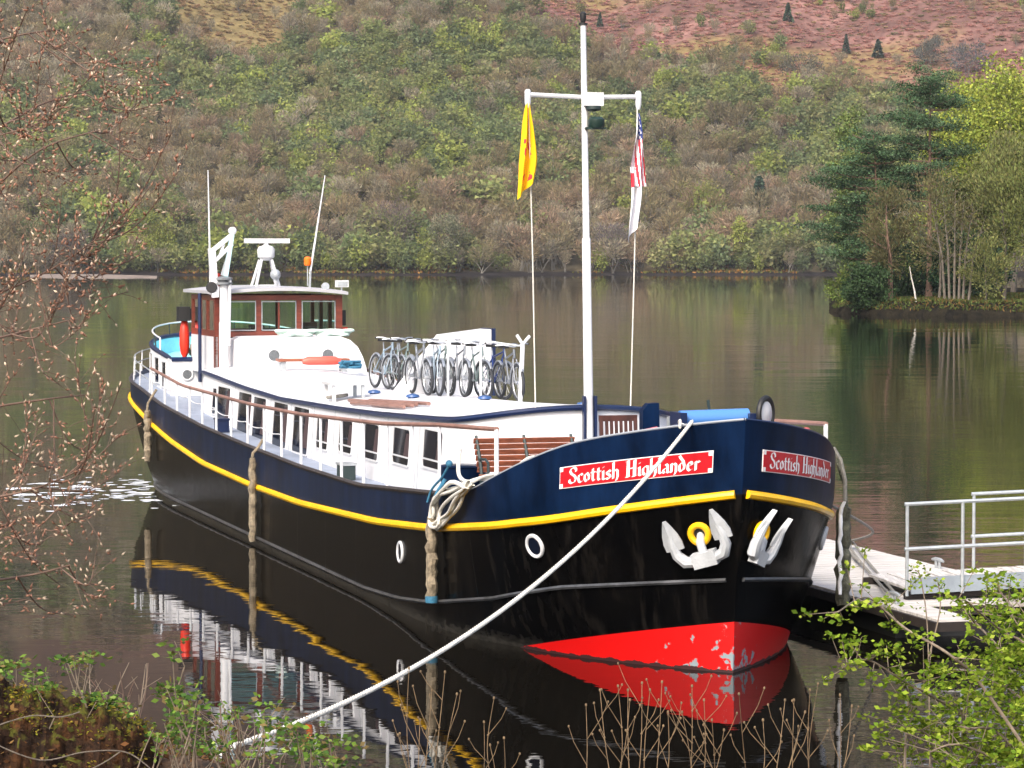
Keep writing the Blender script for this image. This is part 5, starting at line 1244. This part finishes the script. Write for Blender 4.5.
# ------------------------------------------------------------------ pontoon and gangway (ship frame: it lies alongside)
pt = thing('pontoon', 'floating pontoon with pale planked deck alongside the barge', 'pontoon', (1.6, -5, 0))
PLK = mat('bleached_planks', (.50, .475, .45), .85, var=.28, vscale=2.5, vstretch=(8, .6, 1), bump=.006, bscale=14)
for k in range(100):
    s = 1.62 + .298 * k; MB().box((s, -3.42, .44), (s + .276, -6.5 if s > 3.35 else -3.98, .50 + .003 * math.sin(k * 7.3))).build('deck_plank', PLK, pt, smooth=False)
DKW = mat('dark_wet_timber', (.018, .012, .009), .75, var=.4, vscale=4)
mb = MB(); mb.box((1.58, -3.40, .34), (31.5, -3.34, .47)); mb.box((3.4, -6.58, .26), (31.5, -6.52, .47)); mb.box((1.55, -3.40, .34), (1.61, -3.98, .47)); mb.box((1.58, -3.985, .34), (3.38, -4.04, .47)); mb.box((3.34, -4.04, .34), (3.40, -6.52, .47)); mb.build('edge_beam', DKW, pt, smooth=False)
for k in range(5): s = 3.6 + 5.6 * k; MB().box((s, -3.6, -.3), (s + 3.4, -6.3, .259)).build('float', mat('dark_float', (.02, .02, .02), .7), pt)
def cleat(s, n, lab):
    t = thing('mooring_cleat', lab, 'cleat', (s, n, .5), group='cleats on the pontoon')
    for d in (-.07, .07): MB().tube([(s + d, n, .50), (s + d, n, .62)], .025, 8).build('stem', GALV, t)
    MB().tube([(s - .22, n, .635), (s - .1, n, .65), (s + .1, n, .65), (s + .22, n, .635)], [.02, .032, .032, .02], 8).build('horn', GALV, t)
cleat(12.3, -6.3, 'galvanised cleat at the far edge of the pontoon beside the knotted rope')
cleat(8.2, -6.3, 'galvanised cleat on the pontoon edge behind the gangway rails')
cleat(3.7, -3.62, 'galvanised cleat with the dark lines at the near corner of the pontoon')
mb = MB(); Pc = Vector((3.7, -3.62, .62))
hs_ = hullp(-1, 3.3, 2.0, .03)
kn = Vector((10.6, -6.0, .62)); kn = Vector((8.4, -5.2, .95))
mb.tube(bez([hs_, Vector((7.6, -4.9, 1.2)), Vector((11.9, -6.25, .62))], 10), .022, 6)
solo(mb, 'stern_spring', ROPEC, 'grey line from the bow shoulder to the far cleat of the pontoon', 'rope', (7.6, -4.9, 1.2))
mb = MB(); q0 = Vector((11.9, -6.25, .62)); q1 = Vector((3.75, -3.62, .60))
for d in (-.05, .06): mb.tube(bez([q0 + Vector((0, d, 0)), q0.lerp(q1, .35) + Vector((0, d * 1.2, -.03)), q1 + Vector((0, d, .03))], 10), .024, 6)
mb.tube(bez([q0, q0.lerp(q1, .2) + Vector((0, .1, -.05)), q0.lerp(q1, .4) + Vector((0, .1, .0))], 10), .03, 7)
solo(mb, 'doubled_line', ROPEC, 'doubled dark line running across the pontoon to the near cleat', 'rope', (3.75, -3.62, .5))

GW0, GW1 = W(4.0, -4.05, .5), W(6.3, -4.4, .5)
gd = Vector((.985, .17, .035)).normalized(); gs_ = Vector((-.17, .985, 0)).normalized()
gw = thing('gangway', 'aluminium gangway with double tube handrails leading off the pontoon', 'gangway', tuple(GW0), ship=False)
def G(a, b, z): return GW0 + gd * a + gs_ * b + Vector((0, 0, z))
LEN = 12.0; WID = 2.35
ALU = mat('dull_aluminium', (.27, .31, .35), .45, .3, var=.12, vscale=5)
for k in range(40): MB().bar(G(.15 + .3 * k, .0, .13), G(.15 + .3 * k, WID, .13), .285, .04, up=(0, 0, 1)).build('tread', PLK, gw, smooth=False)
for b in (-.04,): MB().bar(G(-.05, b, .22), G(LEN, b, .22), .05, .24).build('kick_board', ALU, gw)
mb = MB(); mb.bar(G(-.1, .1, .06), G(LEN, .1, .06), .12, .1); mb.bar(G(-.1, WID - .1, .06), G(LEN, WID - .1, .06), .12, .1); mb.build('girder', DKW, gw)
for b, a0 in ((-.08, -.12), (WID + .08, 1.75)):
    for z in (.78, 1.45): z -= .13 * (b > 0); MB().tube([G(a0 - .04, b, z), G(LEN, b, z)], .028, 8).build('rail', GALV, gw)
    for a in (a0, a0 + .86, a0 + 2.2, a0 + 3.9, a0 + 5.6): MB().tube([G(a, b, .08), G(a, b, 1.45 - .13 * (b > 0))], .026, 8).build('rail_post', GALV, gw)
# timber landing in front of the gangway
t = thing('landing_stage', 'weathered timber landing platform beside the gangway foot', 'platform', tuple(W(2.4, -5.2, .3)), ship=False)
for k in range(6): a = GW0 + gs_ * (-.22 - .1 * k) + gd * 1.25 + Vector((0, 0, -.06)); MB().bar(a, a + gd * 7, .095, .05).build('plank', mat('grey_planks', (.34, .30, .27), .85, var=.25, vscale=3), t, smooth=False)

# ------------------------------------------------------------------ near bank: budding tree, bushes, log, stalks
def budding_tree():
    Y0 = 9.0; rg = np.random.default_rng(6); base = (-3.1, Y0, float(bank_z(-3.1, Y0)) - .1)
    t = thing('budding_tree', 'budding tree with red brown twigs reaching in from the left', 'tree', base, ship=False)
    top = Vector((-2.7, Y0 + .2, 7.2))
    MB().tube([Vector(base), Vector((-2.95, Y0, 4.6)), Vector((-2.85, Y0 + .1, 6.0)), top], [.10, .085, .06, .02], 8).build('trunk', TWIG, t)
    buds = []; leaves = []; bz = Vector(base)
    tips = [(28, 8, .9), (70, 38, .8), (108, 60, 1), (150, 60, .7), (90, 78, 1), (165, 85, 1), (140, 100, 1), (178, 96, .9), (120, 118, 1), (60, 112, 1), (172, 132, .8), (150, 150, .7), (95, 160, .9), (45, 165, 1), (70, 172, .9),
            (178, 172, .9), (150, 186, .9), (128, 208, 1), (100, 225, 1), (60, 215, 1.1), (140, 255, .8), (110, 240, 1), (75, 262, 1.1), (128, 292, .7), (95, 305, 1), (55, 300, 1.1), (30, 240, 1.1), (105, 268, 1), (78, 330, .8), (30, 330, 1),
            (100, 388, 1.1), (122, 382, 1.0), (60, 385, 1.1), (95, 408, 1), (40, 420, 1.1), (88, 452, 1.0), (115, 440, .7), (55, 470, 1.1), (122, 470, .8), (70, 500, 1.0), (28, 480, 1.1), (105, 505, .9), (85, 530, .8), (40, 545, 1.1), (95, 560, .8), (60, 585, .8), (25, 600, .8), (100, 598, .5), (75, 615, .5), (18, 30, 1), (40, 60, 1.1), (12, 90, 1.1), (25, 130, 1.1), (8, 200, 1.1), (20, 280, 1.1), (10, 380, 1.1), (15, 520, 1.1), (12, 560, 1)]
    mains = []
    for pts in [[(-260, 300), (-120, 200), (-20, 140), (40, 105), (90, 90)], [(-260, 320), (-100, 260), (-20, 200), (40, 150), (100, 130)], [(-260, 340), (-120, 330), (-20, 300), (50, 270), (95, 240)], [(-260, 420), (-100, 430), (-20, 410), (40, 400), (85, 395)],
                [(-260, 480), (-100, 500), (-30, 500), (30, 490), (80, 470)], [(-260, 520), (-120, 560), (-30, 580), (30, 575), (70, 565)], [(-260, 200), (-100, 90), (-30, 50), (20, 35), (60, 30)], [(-260, 380), (-100, 360), (-30, 345), (30, 330), (70, 320)]]:
        Ym = Y0 + rg.normal() * .2; P = [Vector((-2.92, Y0 + .03, at(-260, pts[0][1], Y0).z))] + [at(x, y, Ym + .1 * rg.normal()) for x, y in pts[1:]]
        path = bez(P, 12); nn = len(path); MB().tube(path, [.0055 * (1 - .8 * q / (nn - 1)) + .0009 for q in range(nn)], 6).build('branch', TWIG, t); mains.append(path)
    def spray(path, r0, dens, lo):
        nn = len(path); mb = MB(); mb.tube(path, [r0 * (1 - .75 * q / (nn - 1)) + .0008 for q in range(nn)], 5)
        for q in range(int(nn * lo), nn):
            p = path[q]; d = (path[min(q + 1, nn - 1)] - path[q - 1]).normalized()
            for _ in range(2):
                if rg.random() > .46 * dens: continue
                sd = Vector(rg.normal(size=3)); sd = (d * .7 + sd * .6 + Vector((0, 0, .2))).normalized(); L = .03 + .10 * rg.random()
                mb.tube([p, p + sd * L * .5 + Vector((0, 0, .004)), p + sd * L], [.0010, .0008, .0006], 4)
                for f in (.35, .7, 1.0):
                    for _2 in range(2 if f == 1.0 else 1):
                        if rg.random() < .62: buds.append((p + sd * L * f, (sd + Vector(rg.normal(size=3)) * .55 + Vector((0, 0, .3))).normalized()))
            if rg.random() < .4: buds.append((p, (d + Vector(rg.normal(size=3)) * .7 + Vector((0, 0, .3))).normalized()))
        mb.build('branch', TWIG, t)
    for i, (px, py, dens) in enumerate(tips):
        e = at(px, py, Y0 + rg.normal() * .35); best = min(((p - e).length + .25 * rg.random() + (0 if p.x < e.x - .08 else 9), mi, pi_) for mi, m_ in enumerate(mains) for pi_, p in enumerate(m_) if pi_ > 14)
        s_ = mains[best[1]][best[2]]; mid = s_.lerp(e, .5) + Vector((rg.normal() * .02, rg.normal() * .03, -.03 - .03 * rg.random()))
        spray(bez([s_, mid, e], 8), .0019, dens, .25)
        if rg.random() < .4: e2 = e + Vector((-.10 + rg.normal() * .06, 0, rg.normal() * .09)); spray(bez([mid, mid.lerp(e2, .5) + Vector((0, 0, -.02)), e2], 6), .0015, dens, .2)
    # buds: small pointed lens shapes
    VV = []; QQ = []; CCc = []; o = 0
    for p, d in buds:
        L = .013 + .010 * rg.random(); r = .0031 + .0016 * rg.random(); a = d.orthogonal().normalized(); b = d.cross(a); pr = [p, p + d * L * .35 + a * r, p + d * L * .35 + b * r, p + d * L * .35 - a * r, p + d * L * .35 - b * r, p + d * L]
        VV += [tuple(q) for q in pr]; QQ += [(o, o + 2, o + 1, o), (o, o + 3, o + 2, o), (o, o + 4, o + 3, o), (o, o + 1, o + 4, o), (o + 1, o + 2, o + 5, o + 1), (o + 2, o + 3, o + 5, o + 2), (o + 3, o + 4, o + 5, o + 3), (o + 4, o + 1, o + 5, o + 4)]; o += 6
        c = np.array([.34, .19, .135]) if rg.random() < .66 else np.array([.52, .42, .32])
        CCc += [c * np.exp(rg.normal() * .25)] * 6
    npmesh('buds', VV, np.array(QQ)[:, :3], LEAF, np.clip(np.array(CCc), 0, .9), t, base)
budding_tree()

def leaf_cluster(c, k, r, size, rng, cols, VV, CCc, flat=.6, asp=.62):
    P = rng.normal(size=(k, 3)) * r * np.array([1, 1, flat]) + np.array(c)
    d = P - np.array(c); d[:, 2] *= .4; V, Q = rquads(P, size * (.6 + .7 * rng.random(k)), rng, .12, asp, d / (np.linalg.norm(d, axis=1)[:, None] + 1e-6))
    VV.append(V); cc = cols[rng.integers(len(cols), size=k)] * np.exp(rng.normal(size=(k, 1)) * .22); CCc.append(np.repeat(cc, 4, 0))

def shrub_right():
    rg = np.random.default_rng(15); Y0 = 17.0; root = at(1090, 830, Y0); base = (root.x, root.y, float(bank_z(root.x, root.y)) - .05)
    t = thing('hawthorn_shrub', 'young leafed shrub with arching pale branches in front of the pontoon', 'shrub', base, ship=False)
    cols = np.array([[.14, .22, .02], [.20, .28, .03], [.10, .17, .02], [.25, .31, .045]])
    paths = [[(1060, 800), (985, 690), (950, 655), (905, 628), (868, 598), (838, 612)], [(1070, 810), (1005, 745), (955, 710), (905, 682), (868, 660), (842, 668)], [(1060, 800), (1000, 735), (968, 728), (935, 722), (900, 712)], [(1080, 790), (1020, 690), (1000, 650), (975, 622), (958, 600)],
             [(1080, 800), (1035, 660), (1000, 630), (965, 600)], [(950, 830), (955, 770), (928, 735), (905, 728)], [(906, 830), (905, 760), (908, 700), (905, 685)], [(960, 830), (962, 780), (962, 710)], [(1080, 800), (1040, 720), (1010, 690), (985, 680)], [(1060, 830), (1010, 770), (960, 745), (930, 752)],
             [(1090, 760), (1050, 650), (1015, 610), (1000, 592)], [(1040, 830), (985, 790), (940, 770), (905, 765)], [(1090, 740), (1040, 690), (1000, 672), (975, 690)], [(1080, 820), (1030, 760), (990, 752), (965, 772)]]
    VV = []; CCc = []
    for i, pp in enumerate(paths):
        Ys = Y0 + rg.normal() * .35; P = [at(x, y, Ys + .12 * j * rg.normal()) for j, (x, y) in enumerate(pp)]; path = bez(P, 10); n = len(path)
        mb = MB(); mb.tube(path, [.0085 * (1 - .8 * j / (n - 1)) + .002 for j in range(n)], 6)
        for j in range(4, n):
            f = j / n
            if rg.random() < .45 + .45 * f:
                d = Vector(rg.normal(size=3)) * .09 + Vector((0, 0, .03)); e = path[j] + d; mb.tube([path[j], e], [.003, .0015], 4)
                leaf_cluster(e, int(9 + 9 * rg.random()), .027, .037, rg, cols, VV, CCc)
                if rg.random() < .5: leaf_cluster(path[j].lerp(e, .5), 8, .02, .028, rg, cols, VV, CCc)
        mb.build('branch', TWIG2, t)
    for k in range(150):                                   # thick leafy side towards the frame edge
        x = 1024 - abs(rg.normal()) * 42 + 12; y = 640 + rg.random() * 128
        if x > 1060: continue
        leaf_cluster(at(x, y, Y0 + rg.normal() * .35), int(12 + 10 * rg.random()), .036, .036, rg, cols, VV, CCc)
    V = np.concatenate(VV); npmesh('foliage', V, np.arange(len(V)).reshape(-1, 4), LEAF, np.clip(np.concatenate(CCc), 0, .9), t, base)
    t = thing('hawthorn_sprig', 'small separate leafy sprig rising before the gangway foot', 'shrub', tuple(at(930, 640, 18.2)), ship=False); VV = []; CCc = []
    bs = at(930, 640, 18.2)
    for pp in [[(930, 800), (928, 640), (921, 580), (915, 570)], [(928, 660), (940, 610), (938, 582)], [(1030, 650), (1005, 600), (997, 580)], [(1060, 640), (1012, 588), (990, 592)]]:
        path = bez([at(x, y, 18.2) for x, y in pp], 8); mb = MB(); mb.tube(path, .004, 5); mb.build('branch', TWIG2, t)
        for j in range(len(path) // 2, len(path), 2): leaf_cluster(path[j] + Vector(rg.normal(size=3)) * .03, 9, .026, .028, rg, cols, VV, CCc)
    V = np.concatenate(VV); npmesh('foliage', V, np.arange(len(V)).reshape(-1, 4), LEAF, np.clip(np.concatenate(CCc), 0, .9), t, tuple(bs))
shrub_right()

def bramble(label, spots, seed, Y0, name='bramble_bush', tone=1.0):
    rg = np.random.default_rng(seed); c0 = at(*spots[0][:2], Y0); base = (c0.x, c0.y, float(bank_z(c0.x, c0.y)) - .05); t = thing(name, label, 'bush', base, ship=False)
    cols = np.array([[.09, .17, .03], [.13, .22, .035], [.18, .25, .06], [.06, .12, .03], [.16, .12, .05]]) * tone; VV = []; CCc = []
    for (x, y, rx, ry, n) in spots:
        for k in range(n):
            px = x + rg.normal() * rx; py = y + rg.normal() * ry; Y = Y0 + rg.normal() * .45; p = at(px, py, Y); leaf_cluster(p, int(6 + 6 * rg.random()), .05, .055, rg, cols, VV, CCc, flat=.35, asp=.6)
            if k % 3 == 0:
                g = Vector((p.x + rg.normal() * .12, p.y + .1, p.z - .35 - .3 * rg.random())); MB().tube([g, g.lerp(p, .5) + Vector((rg.normal() * .05, 0, 0)), p], [.007, .005, .003], 4).build('stem', TWIG2, t)
    V = np.concatenate(VV); npmesh('foliage', V, np.arange(len(V)).reshape(-1, 4), LEAF, np.clip(np.concatenate(CCc), 0, .9), t, base)
bramble('green bramble bush growing over the mossy log', [(12, 668, 12, 4, 12), (42, 680, 8, 6, 9), (76, 660, 9, 3, 10), (92, 654, 4, 2, 3), (88, 702, 9, 5, 9), (118, 708, 9, 6, 12), (50, 690, 9, 4, 6), (98, 698, 8, 4, 6)], 61, 23.2)
bramble('leafy green bush where the white mooring line reaches the bank', [(178, 700, 12, 9, 16), (185, 720, 18, 11, 26), (165, 738, 14, 8, 14), (205, 735, 16, 10, 16), (240, 715, 10, 5, 7), (182, 688, 7, 4, 5), (225, 745, 16, 8, 10), (172, 655, 3, 10, 4)], 62, 22.6)
bramble('low yellow green bush at the bottom edge right of the mooring line', [(290, 732, 16, 7, 18), (318, 745, 15, 7, 18), (265, 752, 20, 7, 12), (335, 760, 14, 5, 10), (265, 705, 10, 4, 5), (270, 722, 10, 5, 6)], 63, 21.8, tone=1.05)

def bare_sprays():
    rg = np.random.default_rng(70)
    for lab, cx, spread, Y, k, y0, y1 in [('thin bare twigs rising behind the mossy log', 118, 40, 24.0, 11, 720, 655), ('bare brown twigs among the leafy bush on the bank', 235, 40, 22.4, 14, 760, 690)]:
        b = at(cx, y0, Y); t = thing('bare_twigs', lab, 'twigs', tuple(b), ship=False)
        for i in range(k):
            x0 = cx + rg.normal() * 12; e = at(cx + rg.normal() * spread, y1 + rg.random() * 35, Y + rg.normal() * .2); s = at(x0, y0 + 30, Y); m_ = s.lerp(e, .55) + Vector((rg.normal() * .05, 0, .04)); mb = MB(); mb.tube(bez([s, m_, e], 6), [.007 - .0045 * j / 12 for j in range(13)], 5)
            for q in range(2): f = .5 + .2 * q; p = s.lerp(e, f); mb.tube([p, p + Vector((rg.normal() * .12, 0, .10))], [.003, .0015], 4)
            mb.build('twig', TWIG2 if i % 3 else TWIG, t)
bare_sprays()

def old_log():
    rg = np.random.default_rng(81); Y0 = 23.0; t = thing('mossy_log', 'broken mossy log lying on the near bank', 'log', tuple(at(60, 740, Y0)), ship=False)
    m = bpy.data.materials.new('rotten_mossy_bark'); m.use_nodes = True; n = m.node_tree; b = n.nodes['Principled BSDF']; b.inputs['Roughness'].default_value = .95; b.inputs['Specular IOR Level'].default_value = .15
    tc = n.nodes.new('ShaderNodeTexCoord'); a = n.nodes.new('ShaderNodeTexNoise'); a.inputs['Scale'].default_value = 5; a.inputs['Detail'].default_value = 8; a.inputs['Roughness'].default_value = .7; n.links.new(tc.outputs['Object'], a.inputs['Vector'])
    cr = n.nodes.new('ShaderNodeValToRGB'); e = cr.color_ramp.elements; e[0].position = .3; e[0].color = (.006, .004, .003, 1); e[1].position = .72; e[1].color = (.15, .065, .025, 1)
    x = e.new(.45); x.color = (.025, .014, .009, 1); x = e.new(.58); x.color = (.06, .028, .013, 1)
    n.links.new(a.outputs[0], cr.inputs[0])
    g = n.nodes.new('ShaderNodeNewGeometry'); sp = n.nodes.new('ShaderNodeSeparateXYZ'); n.links.new(g.outputs['Normal'], sp.inputs[0])
    a2 = n.nodes.new('ShaderNodeTexNoise'); a2.inputs['Scale'].default_value = 9; a2.inputs['Detail'].default_value = 6; n.links.new(tc.outputs['Object'], a2.inputs['Vector'])
    ad = n.nodes.new('ShaderNodeMath'); ad.operation = 'MULTIPLY_ADD'; ad.inputs[1].default_value = .55; n.links.new(sp.outputs[2], ad.inputs[0]); n.links.new(a2.outputs[0], ad.inputs[2])
    mr = n.nodes.new('ShaderNodeMapRange'); mr.inputs['From Min'].default_value = .80; mr.inputs['From Max'].default_value = 1.0; n.links.new(ad.outputs[0], mr.inputs[0])
    mx = n.nodes.new('ShaderNodeMix'); mx.data_type = 'RGBA'; n.links.new(mr.outputs[0], mx.inputs[0]); n.links.new(cr.outputs[0], mx.inputs[6]); mx.inputs[7].default_value = (.085, .085, .014, 1); n.links.new(mx.outputs[2], b.inputs['Base Color'])
    bp = n.nodes.new('ShaderNodeBump'); bp.inputs['Distance'].default_value = .10; n.links.new(a.outputs[0], bp.inputs['Height']); n.links.new(bp.outputs[0], b.inputs['Normal'])
    # outline follows the lump of rotten wood: rows along its length
    L = 130; K = 72; vs = []; fs = []; xs = np.linspace(-70, 158, L); topl = np.interp(xs, [-70, 0, 28, 40, 75, 98, 120, 135, 150, 158], [686, 690, 689, 697, 699, 708, 718, 722, 738, 755])
    for i in range(L):
        top = at(xs[i], topl[i], Y0); h = .52 * (1 if i < L - 12 else ((L - i) / 13) ** .6); c = top - Vector((0, 0, h)); 
        for j in range(K):
            a_ = 2 * pi * j / K; ca_, sa_ = math.cos(a_) * 2.2 + 5, math.sin(a_) * 2.2 + 5; r = h * (1 + .45 * (fbm(i * .10, ca_, 7) + fbm(i * .11 + 9, sa_, 8) - .95) + .30 * (abs(fbm(i * .16, ca_ * 3, 3, 5) + fbm(i * .05 + 4, sa_ * 4, 6, 5) - .95)) - .05)
            vs.append((c.x, c.y + math.cos(a_) * r * .9, c.z + math.sin(a_) * r))
    for i in range(L - 1):
        for j in range(K): fs.append((i * K + j, i * K + (j + 1) % K, (i + 1) * K + (j + 1) % K, (i + 1) * K + j))
    fs.append(tuple((L - 1) * K + j for j in range(K))); MB().add(vs, fs).build('bark', m, t)
    VV = []; CCc = []; cols = np.array([[.17, .17, .02], [.12, .13, .02], [.25, .19, .03]])       # moss tufts
    lt = np.array([[.15, .07, .03], [.09, .045, .02], [.22, .13, .05], [.05, .03, .02], [.10, .10, .03]])
    for k in range(900):
        v = vs[rg.integers(0, L - 8) * K + rg.integers(0, 44)]; leaf_cluster((v[0], v[1], v[2]), 2, .03, .045 * (.5 + rg.random()), rg, lt, VV, CCc, flat=.6, asp=.5)
    for k in range(700):
        i = rg.integers(8, L - 6); j = rg.integers(4, 30) if rg.random() < .8 else rg.integers(0, K); v = vs[i * K + j]
        if fbm(v[0] * 3, v[2] * 3 + j, 5) < .45: continue
        leaf_cluster(v, 7, .035, .03, rg, cols, VV, CCc, flat=.5, asp=.5)
    V = np.concatenate(VV); npmesh('moss', V, np.arange(len(V)).reshape(-1, 4), LEAF, np.concatenate(CCc), t, tuple(BASE[t.name]))
    for lab, pp in [('long bare stick arching across the front of the log', [(-10, 742), (40, 760), (85, 752), (125, 752), (150, 768)]), ('short bare stick lying across the mossy log', [(-10, 728), (30, 716), (60, 717), (80, 712)]), ('thin pale stick leaning at the foot of the log', [(80, 775), (105, 762), (120, 752)])]:
        mb = MB(); mb.tube(bez([at(x, y, 22.2) for x, y in pp], 8), .0055, 5); solo(mb, 'stick', BARK, lab, 'stick', tuple(at(*pp[1], 22.2)), ship=False)
old_log()
# leaf litter and dead grass over the bank
rg = np.random.default_rng(90); X = rg.uniform(-6.5, 0.2, 16000); Yv = rg.uniform(15, 27, 16000); P = np.stack([X, Yv, bank_z(X, Yv) + .02], 1)[bank_z(X, Yv) > .3]; V, Q = rquads(P, .065 * (.5 + rg.random(len(P))), rg, .25, .4)
cl = np.array([[.16, .08, .04], [.24, .13, .06], [.10, .11, .03], [.07, .045, .03]])[rg.integers(4, size=len(P))] * np.exp(rg.normal(size=(len(P), 1)) * .3)
tag(npmesh('leaf_litter', V, Q, LEAF, np.repeat(cl, 4, 0)), 'brown leaf litter and dead grass covering the near bank', 'litter', kind='stuff')

# dry stalks along the bottom edge
def stalks(label, x, Y, lst, seed):
    rg = np.random.default_rng(seed); b = at(x, 790, Y); t = thing('dry_stalks', label, 'stalks', tuple(b), ship=False, group='dry stalks along the bank')
    for (dx, ytop, fork) in lst:
        s = at(x + dx * .6 + rg.normal() * 7, 800, Y + rg.normal() * .1); e = at(x + dx, ytop, Y + rg.normal() * .1); mb = MB(); path = bez([s, s.lerp(e, .5) + Vector((rg.normal() * .02, 0, 0)), e], 8)
        mb.tube(path, [.0036 - .0014 * j / (len(path) - 1) for j in range(len(path))], 5)
        for f in range(fork):
            p = path[int(len(path) * (.38 + .5 * f / max(1, fork)))]; sx = rg.choice([-1, 1]); q = p + Vector((sx * (.06 + .10 * rg.random()), rg.normal() * .03, .16 + .14 * rg.random())); mb.tube([p, p.lerp(q, .6) + Vector((sx * .015, 0, 0)), q], [.0028, .0024, .0018], 5); mb.ball(q, .008, 6, sq=(1, 1, 1.3))
            if rg.random() < .5: mb.ball(p, .008, 6)
        mb.ball(e, .009, 6, sq=(1, 1, 1.4)); mb.build('stalk', STALK, t)
stalks('dry forked stalks rising before the end of the reflected windows', 412, 20.5, [(-3, 668, 2), (20, 690, 2), (33, 672, 3), (45, 694, 2), (8, 720, 2), (-14, 735, 1)], 1)
stalks('dry stalks standing alone left of the bow reflection', 492, 21.0, [(2, 698, 2), (-8, 722, 1), (12, 738, 1), (-2, 745, 0)], 2)
stalks('tall dry stalks in front of the left tip of the red bottom', 600, 20.5, [(0, 690, 3), (18, 686, 2), (-14, 705, 2), (30, 700, 1)], 3)
stalks('dense dry stalks in front of the red bow reflection', 640, 20.2, [(2, 683, 3), (10, 690, 2), (22, 682, 3), (-12, 690, 2), (28, 712, 2)], 4)
stalks('dry stalks with many seed heads below the stem of the barge', 700, 20.4, [(-8, 686, 4), (4, 700, 3), (12, 720, 3), (-18, 712, 3), (24, 730, 2)], 5)
stalks('pale curving dry stalks below the port bow', 745, 20.0, [(-6, 694, 2), (18, 720, 2), (40, 700, 2), (60, 712, 1)], 6)
stalks('short dry stalks between the port bow and the pontoon', 812, 20.6, [(-2, 690, 2), (6, 684, 1), (-18, 700, 2), (28, 695, 2), (40, 706, 1)], 7)

# ripple glints off the stern, painted as thin white discs on the water
rg = np.random.default_rng(95); mb = MB()
for k in range(130):
    px = 100 + rg.normal() * 48; py = 491 + rg.normal() * 8.5
    if px < 10 or px > 200: continue
    c = atz(px, py, .005); L = abs(rg.normal()) * .13 + .04; dp = L * (.35 + .3 * rg.random()) + .05; n_ = 9
    mb.add([(c.x + math.cos(2 * pi * q / n_) * L * (.75 + .4 * rg.random()), c.y + math.sin(2 * pi * q / n_) * dp * (.7 + .5 * rg.random()), .006) for q in range(n_)], [tuple(range(n_))])
o = mb.build('painted_glints', mat('glint_white', (.72, .76, .82), .6), smooth=False); tag(o, 'scattered white flecks painted as ripple glints on the dark water off the stern', 'glint', kind='stuff')
